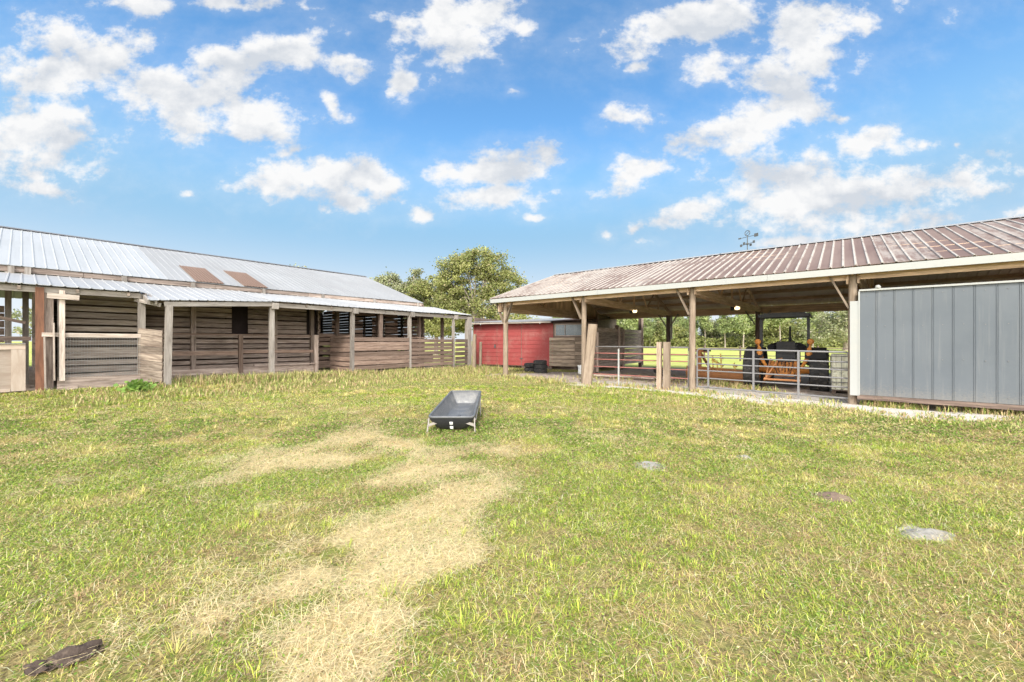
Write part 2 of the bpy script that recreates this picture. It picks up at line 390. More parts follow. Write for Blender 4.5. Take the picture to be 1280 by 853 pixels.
def metal_roof(name, base, alt, rust=(.17, .08, .045), rust_amt=.25, rough=.45, met=.0, ribs=None):
    def fn(g):
        uv = g.uv(); big = g.noise(g.scale(uv, (.5, .22, 1)), 1.0, 5, .6)
        strk = g.noise(g.scale(uv, (9, .35, 1)), 1.0, 5, .65)
        c = g.mix(g.rng(big, .35, .7), base, alt)
        c = g.mix(g.math('MULTIPLY', g.rng(strk, .45, .75), .5), c, tuple(x*.72 for x in base))
        # sheet seams: one sheet is 0.92 m wide
        sx = g.node('SeparateXYZ'); g.L.new(uv, sx.inputs[0]); u = sx.outputs[0]
        pan = g.node('TexWhiteNoise', noise_dimensions='1D'); g.L.new(g.math('FLOOR', g.math('DIVIDE', u, .92)), pan.inputs['W'])
        c = g.mix(g.math('MULTIPLY', pan.outputs['Value'], .22), c, tuple(x*.8 for x in alt))
        sp = g.noise(uv, 6, 7, .75)
        rs = g.math('MULTIPLY', g.rng(sp, .60, .72), rust_amt)
        c = g.mix(rs, c, rust)
        if ribs:
            fr = g.math('FRACT', g.math('DIVIDE', u, ribs[0]))
            w = ribs[1]/ribs[0]
            on = g.math('MULTIPLY', g.rng(fr, .0, .03), g.math('SUBTRACT', 1, g.rng(fr, w-.03, w+.12)))
            worn = g.noise(g.scale(uv, (1.1, .5, 1)), 1.4, 5, .7)
            c = g.mix(g.math('MULTIPLY', on, g.rng(worn, .36, .52, .25, .95)), c, ribs[2])
            # sheets whose paint has chalked away almost wholly
            ch = g.math('MULTIPLY', g.rng(pan.outputs['Value'], .72, .8), g.rng(g.noise(g.scale(uv, (3.5, .7, 1)), 1.5, 6, .72), .40, .6))
            c = g.mix(g.math('MULTIPLY', ch, .5), c, ribs[2])
        g.col(c); g.rough(g.rng(big, .3, .7, rough, rough+.15)); g.p.inputs['Metallic'].default_value = met
        g.bump(strk, .12, .004)
    return mat(name, fn)
M['roof_white'] = metal_roof('white metal roofing', (.38, .38, .375), (.325, .33, .33), rust_amt=.1, rough=.4)
M['roof_grey'] = metal_roof('dulled galvanised roofing', (.31, .305, .30), (.26, .255, .25), rust_amt=.2, rough=.5)
M['roof_lean'] = metal_roof('pale lean to roofing', (.37, .365, .36), (.30, .295, .29), rust_amt=.18, rough=.42)
M['roof_rust'] = metal_roof('rusty roof sheets', (.15, .095, .07), (.22, .15, .115), (.08, .045, .03), .7, .75)
M['roof_brown'] = metal_roof('faded red brown roofing', (.150, .095, .076), (.205, .147, .122), (.085, .05, .035), .45, .6, ribs=(.2286, .045, (.40, .36, .315)))

def paint(name, c, rough=.5, dirt=.25, dirtc=(.2, .16, .12), sc=2.5, met=0, spec=.4):
    def fn(g):
        o = g.obj(); n = g.noise(o, sc, 6, .68); n2 = g.noise(o, sc*9, 4, .6)
        k = g.mix(g.math('MULTIPLY', g.rng(n, .45, .75), dirt), c, dirtc)
        k = g.mix(g.math('MULTIPLY', g.rng(n2, .55, .75), dirt*.5), k, tuple(x*.75 for x in c))
        g.col(k); g.rough(g.rng(n2, .3, .7, rough, min(1, rough+.2))); g.p.inputs['Metallic'].default_value = met; g.p.inputs['Specular IOR Level'].default_value = spec
        g.bump(n2, .12, .003)
    return mat(name, fn)
M['white'] = paint('white painted board', (.34, .34, .32), .5, .35, (.42, .38, .32), 1.8)
def steelf(g):
    o = g.obj(); sx = g.node('SeparateXYZ'); g.L.new(g.pos(), sx.inputs[0]); z = sx.outputs[2]
    st = g.noise(g.scale(o, (16, 16, .7)), 1, 5, .65); big = g.noise(o, .8, 5, .6); fine = g.noise(o, 30, 4, .7)
    c = g.mix(g.rng(big, .3, .7), (.094, .107, .121), (.112, .124, .136)); c = g.mix(g.math('MULTIPLY', g.rng(st, .5, .75), .35), c, (.20, .20, .195))
    c = g.mix(g.math('MULTIPLY', g.rng(g.math('ADD', z, g.math('MULTIPLY', fine, .8)), .95, .45), .55), c, (.23, .20, .165))
    g.col(c); g.rough(g.rng(st, .3, .7, .38, .55)); g.p.inputs['Specular IOR Level'].default_value = .4; g.bump(g.math('ADD', big, g.math('MULTIPLY', fine, .06)), .5, .03)
M['grey_steel'] = mat('grey wall steel', steelf)
M['underside'] = paint('bare weathered roof underside', (.62, .53, .44), .7, .5, (.36, .25, .18), 2.2)
M['red'] = paint('red painted siding', (.285, .05, .046), .65, .7, (.32, .15, .125), 1.4)
M['opening_shade'] = paint('painted opening shade', (.03, .02, .02), .9, .1)  # near-black that stands in for shade inside the wall openings
M['galv'] = paint('galvanised pipe', (.20, .192, .19), .5, .5, (.15, .125, .11), 5, .35)
M['redpipe'] = paint('rusty red pipe', (.30, .11, .09), .6, .5, (.20, .12, .09), 6)
M['darkpipe'] = paint('dark rusted pipe', (.11, .075, .06), .7, .5, (.2, .12, .09), 6)
M['orange'] = paint('worn orange paint', (.50, .19, .035), .5, .55, (.14, .075, .045), 7)
M['orange_rust'] = paint('rust orange steel', (.36, .155, .06), .7, .5, (.17, .09, .06), 4)
M['yellow'] = paint('dull yellow paint', (.62, .45, .12), .5, .35, (.3, .2, .08), 7)
M['black'] = paint('black steel', (.022, .022, .024), .5, .3, (.09, .075, .06), 6)
M['tyre'] = paint('tyre rubber', (.032, .031, .031), .8, .8, (.12, .10, .08), 7)
M['tub_in'] = paint('grey moulded plastic', (.105, .107, .111), .28, .5, (.30, .28, .25), 5)
M['tub_dark'] = paint('black plastic', (.03, .03, .034), .45, .25, (.09, .08, .07), 5)
M['leg_metal'] = paint('pale bare tube', (.30, .27, .24), .5, .6, (.20, .12, .08), 9, .2)
M['cream'] = paint('cream poly tank', (.74, .71, .55), .5, .35, (.33, .32, .23), 2.5)
M['iron'] = paint('dark weathered iron', (.08, .085, .085), .6, .3, (.14, .10, .08), 8)
M['window'] = paint('dusty window glass', (.12, .15, .17), .15, .35, (.30, .31, .31), 2.5, 0, .6)
M['wire'] = paint('wire mesh', (.34, .33, .31), .5, .3, (.2, .14, .1), 10, .3)
M['bucket'] = paint('white pail plastic', (.72, .72, .70), .4, .2, (.45, .42, .38), 5)
M['sticker'] = paint('white sticker', (.78, .78, .76), .5, .1)
M['bark_dark'] = paint('dry brown leaf', (.05, .034, .026), .8, .6, (.17, .125, .095), 30)
M['sandm'] = paint('pale sand', (.27, .25, .215), .95, .9, (.14, .12, .085), 24)
M['dirtm'] = paint('brown dirt', (.155, .105, .075), .95, .6, (.26, .19, .13), 18)
M['rag'] = M['bark_dark']
def emis(g):
    g.col((.9, .85, .7)); g.p.inputs['Emission Color'].default_value = (1, .80, .42, 1); g.p.inputs['Emission Strength'].default_value = 1.6
M['lamp'] = mat('lit lamp lens', emis)
def leafmat(name, a, b, c_, tr=.25):
    def fn(g):
        t = g.attr('leafcol', 'Color')
        n = g.noise(g.obj(), .5, 3); sx = g.node('SeparateColor'); g.L.new(t, sx.inputs[0])
        k = g.mix(sx.outputs[0], a, b); k = g.mix(g.rng(sx.outputs[1], .7, 1, 0, .8), k, c_)
        g.col(k); g.rough(.6)
        tb = g.node('BsdfTranslucent'); g.L.new(k, tb.inputs[0]); ms = g.node('MixShader'); ms.inputs[0].default_value = tr
        g.L.new(g.p.outputs[0], ms.inputs[1]); g.L.new(tb.outputs[0], ms.inputs[2]); g.L.new(ms.outputs[0], g.N['Material Output'].inputs[0])
    return mat(name, fn)
M['leaf_oak'] = leafmat('oak leaves', (.15, .175, .055), (.37, .375, .13), (.42, .34, .2))
M['leaf_pine'] = leafmat('pine needles', (.18, .235, .09), (.42, .48, .19), (.46, .42, .26))
M['leaf_live'] = leafmat('grey green leaves', (.17, .195, .095), (.37, .38, .20), (.42, .36, .28))
M['leaf_weed'] = leafmat('weed leaves', (.10, .19, .035), (.24, .36, .07), (.32, .36, .12))
def barkf(g):
    o = g.obj(); n = g.noise(g.scale(o, (6, 6, 1.2)), 1.2, 6, .7); g.col(g.mix(g.rng(n, .3, .7), (.17, .135, .11), (.42, .36, .30))); g.rough(.9); g.bump(n, .6, .04)
M['bark'] = mat('tree bark', barkf)
# ================================================================== THE GROUND
def axis_pts(fine0, fine1, step, lo, hi, g=1.13):
    a = list(np.arange(fine0, fine1+1e-6, step)); d = step; x = a[-1]
    while x < hi: d *= g; x += d; a.append(x)
    d = step; x = a[0]; b = []
    while x > lo: d *= g; x -= d; b.append(x)
    return np.array(b[::-1]+a)
def build_ground():
    xs = axis_pts(-15, 15, .13, -1800, 1800); ys = axis_pts(.6, 19, .13, -300, 2500)
    X, Y = np.meshgrid(xs, ys); Z = gz(X, Y)
    nx, ny = len(xs), len(ys)
    me = bpy.data.meshes.new('ground'); nv = nx*ny
    me.vertices.add(nv); me.vertices.foreach_set('co', np.stack([X, Y, Z], -1).ravel())
    i = np.arange(nx-1); j = np.arange(ny-1); I, J = np.meshgrid(i, j); a = (J*nx+I).ravel()
    q = np.stack([a, a+1, a+nx+1, a+nx], -1).ravel().astype(np.int32); nf = len(a)
    me.loops.add(nf*4); me.loops.foreach_set('vertex_index', q)
    me.polygons.add(nf); me.polygons.foreach_set('loop_start', np.arange(0, nf*4, 4, dtype=np.int32)); me.polygons.foreach_set('use_smooth', np.ones(nf, bool))
    me.update(calc_edges=True)
    sand, dirt = bare_mask(X, Y); st = straw_mask(X, Y)
    for (px, py, rx, ry, k) in SPOTS:
        cx, cy = gp(px, py); y0 = gp(px, py-ry)[1]; y1 = gp(px, py+ry)[1]
        g = np.exp(-(((X-cx)/(rx/F*cy*1.1))**2+((Y-(y0+y1)/2)/((y0-y1)*.55))**2))
        if k == 0: sand = np.maximum(sand, sst(.3, .7, g))
        else: dirt = np.maximum(dirt, sst(.3, .7, g))
    field = sst(21, 27, np.hypot(X, Y))
    A = me.attributes.new('soil', 'FLOAT_COLOR', 'POINT')
    A.data.foreach_set('color', np.stack([sand, dirt, st, field], -1).ravel())
    def fn(g):
        p = g.pos(); at = g.node('Attribute'); at.attribute_name = 'soil'
        sc = g.node('SeparateColor'); g.L.new(at.outputs['Color'], sc.inputs[0])
        fine = g.noise(p, 38, 5, .7); mid = g.noise(p, 4.5, 5, .65); big = g.noise(p, .55, 4, .6)
        thatch = g.mix(g.rng(fine, .3, .7), (.105, .08, .035), (.40, .32, .13))  # dark thatch tone also carries painted shade between the grass blades
        thatch = g.mix(g.rng(mid, .42, .66), thatch, (.19, .22, .045))
        thatch = g.mix(g.math('MULTIPLY', g.rng(big, .5, .7), .5), thatch, (.33, .25, .13))
        straw = g.mix(g.rng(fine, .3, .7), (.36, .275, .13), (.68, .55, .29))
        c = g.mix(g.rng(g.math('ADD', sc.outputs[2], g.math('MULTIPLY', g.math('SUBTRACT', fine, .5), .8)), .2, .7), thatch, straw)
        fld = g.mix(g.rng(big, .4, .65), (.40, .43, .10), (.50, .47, .16))
        fld = g.mix(g.math('MULTIPLY', g.rng(g.noise(p, .08, 3), .5, .7), .5), fld, (.31, .38, .08))
        c = g.mix(at.outputs['Alpha'], c, fld)
        dirt = g.mix(g.rng(mid, .35, .7), (.32, .25, .20), (.50, .42, .36)); dirt = g.mix(g.math('MULTIPLY', g.rng(fine, .52, .7), .6), dirt, (.16, .115, .085))
        edge = g.math('MULTIPLY', g.math('SUBTRACT', g.noise(p, 9, 5, .7), .5), 1.1)
        c = g.mix(g.rng(g.math('ADD', sc.outputs[1], edge), .35, .65), c, dirt)
        sand = g.mix(g.rng(mid, .35, .7), (.60, .555, .50), (.48, .42, .355)); sand = g.mix(g.math('MULTIPLY', g.rng(fine, .55, .72), .5), sand, (.36, .29, .22))
        c = g.mix(g.rng(g.math('ADD', sc.outputs[0], edge), .35, .65), c, sand)
        g.col(c); g.rough(.95); g.p.inputs['Specular IOR Level'].default_value = .1
        g.bump(g.math('ADD', fine, mid), .7, .03)
    me.materials.append(mat('pasture soil and turf', fn))
    o = bpy.data.objects.new('ground', me); COL.objects.link(o); meta(o, kind='structure')
build_ground()

# ================================================================== OLD SLATTED BARN (left)
def build_old_barn():
    t = thing('old_barn', 'long weathered slatted wooden barn under pale metal roofs with open lean-to front', 'barn', (-15.15, 5.47, 0), BF)
    S0, S1 = -9.0, 14.3
    EZ, LZ, MZ, RZ = 2.87, 3.45, 3.64, 5.74      # lean-to eave, lean-to top, main eave, ridge
    DE, DW, DM, DR, DB = -15.05, -18.15, -18.05, -24.1, -30.1
    def sheet(name, m, s0, s1, f0=0.0, f1=1.0, lift=0.0, rh=.012, **k):
        b = MB(); z = lambda f: MZ+(RZ-MZ)*f+lift; d = lambda f: DM+(DR-DM)*f
        b.roof((d(f0), s0, z(f0)), (d(f0), s1, z(f0)), (d(f1), s0, z(f1)), (d(f1), s1, z(f1)), rh=rh, **k); return b.build(name, M[m], t)
    r = sheet('roof', 'roof_white', S0, 3.2); meta(r, label='newer bright white run of ribbed main roof')
    r2 = sheet('roof', 'roof_grey', 3.2, S1); meta(r2, label='older dull grey run of ribbed main roof')
    for a, b_ in ((4.0, 4.85), (5.5, 6.35)):
        b = MB(); z = lambda f: MZ+(RZ-MZ)*f+.03; d = lambda f: DM+(DR-DM)*f
        b.roof((d(.0), a, z(0)), (d(0), b_, z(0)), (d(.42), a, z(.42)), (d(.42), b_, z(.42)), pitch=.1, rw=.05, rh=.018)
        meta(b.build('roof_patch', M['roof_rust'], r2), label='rusty brown patch sheet near the eave')
    b = MB(); b.roof((DB-.3, S0, MZ-.1), (DB-.3, S1, MZ-.1), (DR, S0, RZ), (DR, S1, RZ)); b.build('rear_roof', M['roof_grey'], t)
    b = MB()   # ridge cap
    for i in range(12):
        a0 = S0+i*(S1-S0)/12; a1 = S0+(i+1)*(S1-S0)/12+.04
        b.face([(DR-.16, a0, RZ-.02), (DR-.16, a1, RZ-.02), (DR, a1, RZ+.05), (DR, a0, RZ+.05)]); b.face([(DR, a0, RZ+.05), (DR, a1, RZ+.05), (DR+.16, a1, RZ-.02), (DR+.16, a0, RZ-.02)])
    b.build('ridge_cap', M['galv'], t)
    # eave purlin and stub posts showing in the slot between the two roofs
    b = MB()
    s = S0
    while s < S1:
        e = min(s+3.4, S1); b.beam((DM-.06, s, MZ-.10), (DM-.06, e-.01, MZ-.10), .05, .15); s = e
    b.beam((DM-.25, S0, MZ-.06), (DM-.25, S1, MZ-.06), .05, .1); b.build('eave_purlin', M['slat'], t)
    for s in (-1.9, -.2, .1, 2.1, 3.9, 6.2, 8.6, 11.2, 13.9): b = MB(); b.box(DM-.03, DM+.03, s-.06, s+.06, LZ-.05, MZ-.02); b.build('purlin_block', M['post_pale'], t)
    # lean-to roof: straight run, wedge that comes forward at the left stall panel, left run
    def lean(s0, s1, d0=DE, d1=DE, z0=EZ, z1=EZ, top=(DW, LZ)):
        b = MB(); b.roof((d0, s0, z0), (d1, s1, z1), (top[0], s0, top[1]), (top[0], s1, top[1]), pitch=.23, rh=.018, wav=.008); return b.build('lean_to_roof', M['roof_lean'], t)
    lean(S0, 2.15); lean(5.42, 15.15)
    lean(2.15, 5.42, -14.42, DE, 2.60, EZ)
    # eave beams and rafters under the lean-to
    b = MB(); b.beam((DE-.14, S0, EZ-.12), (DE-.14, 2.1, EZ-.10), .05, .14); b.beam((DE-.02, 2.2, EZ-.08), (DE-.5, 2.2, EZ-.02), .05, .1)
    b.beam((-14.52, 2.5, 2.53), (DE-.08, 5.5, EZ-.10), .05, .13); b.beam((DE-.12, 5.5, EZ-.12), (DE-.12, 9.9, EZ-.12), .05, .15); b.beam((DE-.12, 9.92, EZ-.13), (DE-.12, 15.3, EZ-.14), .05, .15)
    b.beam((DE-.02, 2.16, EZ-.13), (-14.44, 2.16, 2.56), .05, .12); b.beam((DE-.3, 2.3, EZ-.07), (-14.5, 2.32, 2.55), .05, .1); b.beam((DE-.3, 2.0, EZ-.2), (-14.55, 2.42, 2.5), .04, .1)
    b.build('eave_beam', M['post_pale'], t)
    b = MB(); s = S0+.4
    while s < 15.2:
        k = (s-2.15)/(5.42-2.15); inw = 0 < k < 1
        ed, ez_ = (-14.42+(DE+14.42)*k, 2.60+(EZ-2.60)*k) if inw else (DE, EZ)
        b.beam((ed-.06, s, ez_-.085), (DW+.05, s, LZ-.10), .05, .09); s += .95
    b.beam((DE-2.2, S0, EZ+.27), (DE-2.2, 15, EZ+.27), .08, .03)
    b.build('rafters', M['slat'], t)
    # posts along the open front
    def post(d, s, z0, z1, w, m='post_pale', h=None, lean_=(0, 0)):
        b = MB(); b.beam((d, s, z0), (d+lean_[0], s+lean_[1], z1), w, h or w, (0, 1, 0)); return b.build('post', M[m], t)
    post(-14.6, 2.57, -.1, 2.50, .15, lean_=(.02, .04)); post(-15.22, 5.47, -.1, EZ-.06, .14); post(-15.22, 8.43, -.1, EZ-.07, .135, lean_=(0, .03)); post(-15.22, 11.24, -.1, EZ-.08, .13)
    post(-15.22, 13.95, -.1, EZ-.09, .11); post(-15.2, 15.0, -.1, EZ-.1, .26, 'post_pale'); post(-15.25, 2.13, 0, EZ-.05, .15); post(-15.24, .62, 0, EZ-.05, .12)
    p = post(-15.2, .27, -.05, EZ-.05, .14, 'post_rust'); p['label'] = 'rust stained reddish brown post'
    post(-15.3, .42, 0, EZ-.1, .15, 'slat')
    for d, s in ((-18.1, -.25), (-18.1, .06)): post(d, s, 0, LZ, .12, 'post_pale')
    for s in (3.9, 6.6, 8.1): post(-18.02, s, 0, LZ-.2, .14, 'slat')
    post(-16.8, 7.7, -.05, 1.75, .16, 'slat'); post(-16.76, 5.0, .35, 1.72, .13, 'slat_brown')
    # corbel blocks on top of the front posts
    for s in (5.47, 8.45, 11.24, 13.95): b = MB(); b.box(-15.13, -15.02, s-.04, s+.16, EZ-.26, EZ-.05); b.build('post_cap', M['post_pale'], t)
    # slatted walls -------------------------------------------------------
    def slats(name, m, d, s0, s1, z0, z1, h=.15, gap=.04, th=.022, along='s', holes=(), jit=.016, lean_=0.0):
        b = MB(); z = z0
        while z < z1-.03:
            hh = min(h*rnd.uniform(.9, 1.08), z1-z)
            segs = [(s0, s1)]
            for (a, c, za, zb) in holes:
                if z+hh > za and z < zb: segs = [q for (p0, p1) in segs for q in ((p0, min(p1, a)), (max(p0, c), p1)) if q[1]-q[0] > .03]
            for (p0, p1) in segs:
                j = rnd.uniform(-jit, jit); j2 = rnd.uniform(-jit, jit)
                A = (d, p0, z+hh/2+j) if along == 's' else (p0, d, z+hh/2+j)
                B = (d+lean_, p1, z+hh/2+j2) if along == 's' else (p1, d+lean_, z+hh/2+j2)
                b.beam(A, B, th, hh)
            z += hh+gap*rnd.uniform(.6, 1.5)
        return b.build(name, M[m], t)
    w = slats('slat_wall', 'slat_light', -16.9, .62, 2.42, .22, 3.0, .15, .042); w['label'] = 'pale evenly spaced slats behind the first stall'
    slats('slat_wall', 'slat', -18.1, 2.42, 8.45, .05, 3.3, .155, .045, holes=((5.1, 5.65, 1.85, 2.85), (7.9, 8.4, 1.9, 2.85)))
    slats('slat_wall', 'slat_brown', -18.1, 8.45, 15.0, .05, 3.3, .16, .05, holes=((8.5, 9.05, 2.0, 2.9), (9.35, 9.9, 1.95, 2.9), (10.6, 11.1, 1.7, 2.7), (11.45, 11.85, 1.7, 2.7), (12.6, 13.0, 0, 3.0), (14.4, 15.0, .9, 2.7)))
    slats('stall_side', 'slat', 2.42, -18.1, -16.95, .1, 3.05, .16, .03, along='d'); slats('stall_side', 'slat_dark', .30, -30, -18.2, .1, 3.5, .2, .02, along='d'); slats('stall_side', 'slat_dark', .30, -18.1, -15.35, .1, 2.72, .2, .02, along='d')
    slats('rear_wall', 'slat_dark', -30.0, .3, 8.45, 0, 3.7, .2, -.006, jit=0); slats('light_block_wall', 'slat_dark', 8.5, -29.9, -18.3, 0, 3.55, .2, -.006, along='d', jit=0); slats('rear_wall', 'slat_dark', -30.0, 8.45, 14.3, 0, 3.7, .2, -.004, jit=0)  # cross partition added behind the slats to block bright slots of light
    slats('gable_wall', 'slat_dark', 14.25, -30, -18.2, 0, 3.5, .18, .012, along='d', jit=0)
    b = MB()
    for d in (-18.05, -20, -22, -24.1, -26, -28, -30): b.beam((d, 14.22, 0), (d, 14.22, MZ+(RZ-MZ)*(1-abs(d-DR)/6.05)-.1), .1, .1, (0, 1, 0))
    z = 3.6
    while z < RZ-.2:
        hw = 6.0*(RZ-z-.12)/(RZ-MZ); b.beam((DR-hw, 14.27, z), (DR+hw, 14.27, z), .02, .19); z += .2
    b.build('gable_frame', M['slat_dark'], t)
    # first stall: rail, wire, boards, uprights
    b = MB(); b.beam((-15.12, .3, 1.66), (-15.12, 2.25, 1.64), .04, .10); b.build('stall_rail', M['slat_light'], t)
    b = MB(); b.beam((-15.14, .55, .44), (-15.14, 2.5, .40), .05, .30); b.beam((-15.10, .55, .26), (-15.10, .9, .27), .05, .16); b.build('kick_board', M['slat'], t)
    b = MB(); s = .72
    while s < 2.2: b.beam((-15.09, s, .55), (-15.09, s, 1.62), .0035, .0035); s += .05
    z = .6
    while z < 1.6: b.beam((-15.09, .66, z), (-15.09, 2.2, z), .0035, .0035); z += .1
    b.build('wire_mesh', M['wire'], t)
    b = MB(); b.beam((-15.08, .36, .25), (-15.10, .34, 1.62), .16, .03, (0, 1, 0)); b.beam((-15.06, .5, .52), (-15.06, .49, 1.95), .14, .03, (0, 1, 0)); b.box(-15.11, -15.05, .58, .68, .5, EZ-.1)
    b.beam((-15.0, .38, 2.62), (-15.0, .92, 2.60), .03, .13); b.build('stall_boards', M['slat_light'], t)
    # rough slab panel between the two corner posts
    b = MB()
    P0 = Vector((-15.2, 2.1, 0)); P1 = Vector((-14.68, 2.52, 0)); e = (P1-P0).normalized(); n = Vector((e.y, -e.x, 0)); z = .12
    while z < 1.82:
        h = rnd.uniform(.15, .24); tl = rnd.uniform(-.05, .0)
        b.beam(P0+Vector((0, 0, z+h/2+.02))+n*.05, P1+Vector((0, 0, z+h/2-.04+tl*.4))+n*.05, .035, h*.97, tint=rnd.uniform(.75, 1.15)); z += h+.004
    meta(b.build('slab_panel', M['slab'], t), label='rough bark edged slab panel')
    # manger: low boards, middle rails
    b = MB(); b.beam((-16.8, 2.7, .45), (-16.8, 7.62, .42), .04, .2); b.beam((-16.78, 2.7, .24), (-16.78, 5.2, .23), .04, .19); b.beam((-16.78, 5.22, .24), (-16.78, 7.62, .22), .04, .19)
    b.beam((-16.7, 5.4, .60), (-16.7, 7.66, .58), .16, .04); b.build('manger_boards', M['slat'], t)
    b = MB(); b.beam((-16.84, 2.6, 1.10), (-16.84, 5.0, 1.06), .04, .14); b.beam((-16.84, 5.1, 1.11), (-16.84, 7.65, 1.08), .04, .12); b.beam((-16.9, 2.6, 1.74), (-16.9, 7.7, 1.70), .03, .06); b.build('manger_rail', M['slat_brown'], t)
    # panels of the right-hand stalls
    slats('stall_side', 'slat_brown', 8.40, -16.95, -15.25, .08, 1.72, .17, .03, along='d')
    slats('stall_front', 'slat_brown', -15.16, 8.5, 11.18, .30, 1.66, .17, .03); slats('stall_front', 'slat_brown', -15.17, 8.5, 9.4, .05, .26, .17, .03)
    slats('stall_front', 'slat_brown', -15.17, 11.3, 13.9, .12, 1.66, .16, .034); d_ = slats('stall_front', 'slat_dark', -15.12, 14.0, 15.05, .1, 1.68, .16, .05)
    for d, s in ((-15.3, 9.8), (-16.0, 12.4), (-16.2, 14.05), (-17.9, 9.2), (-17.9, 11.3), (-17.9, 13.2)): b = MB(); b.beam((d, s, 0), (d, s, 2.72 if d > -17 else 3.2), .13, .13, (0, 1, 0)); b.build('inner_stud', M['slat_dark'], t)
    # near-black sheets behind the openings, their inner shade put into the colour
    for s0, s1, z0, z1 in ((5.1, 5.65, 1.85, 2.85), (7.9, 8.4, 1.9, 2.85)): b = MB(); b.box(-18.5, -18.46, s0-.1, s1+.3, z0-.1, z1+.1); b.build('shade_sheet', M['opening_shade'], t)
    # left opening: pale plywood stall gate, dark pipe, hanging plank stack
    b = MB(); b.box(-15.33, -15.27, -3.0, .05, .34, 1.40); g = b.build('stall_gate', M['ply'], t); g['label'] = 'new pale pinkish plywood stall gate'
    b = MB(); b.box(-15.262, -15.23, -3.0, .05, 1.30, 1.42); b.box(-15.262, -15.232, -.17, .05, .30, 1.295); b.box(-15.262, -15.234, -3.0, -.18, .29, .36); b.build('gate_frame', M['ply'], g)
    b = MB(); b.box(-15.36, -15.20, -3.0, .05, 1.424, 1.45); b.build('gate_cap', M['galv'], g)
    b = MB(); b.beam((-15.3, -2.2, 2.62), (-15.6, .05, 1.95), .04, .07); b.beam((-15.4, -3, 1.56), (-15.4, .14, 1.56), .05, .10); b.build('brace', M['slat_dark'], t)
    b = MB(); z = 1.1
    while z < 2.5: b.beam((-19.9, -1.0, z), (-19.95, -.35, z), .05, .21); z += .23
    b.build('plank_stack', M['slat'], t)
build_old_barn()

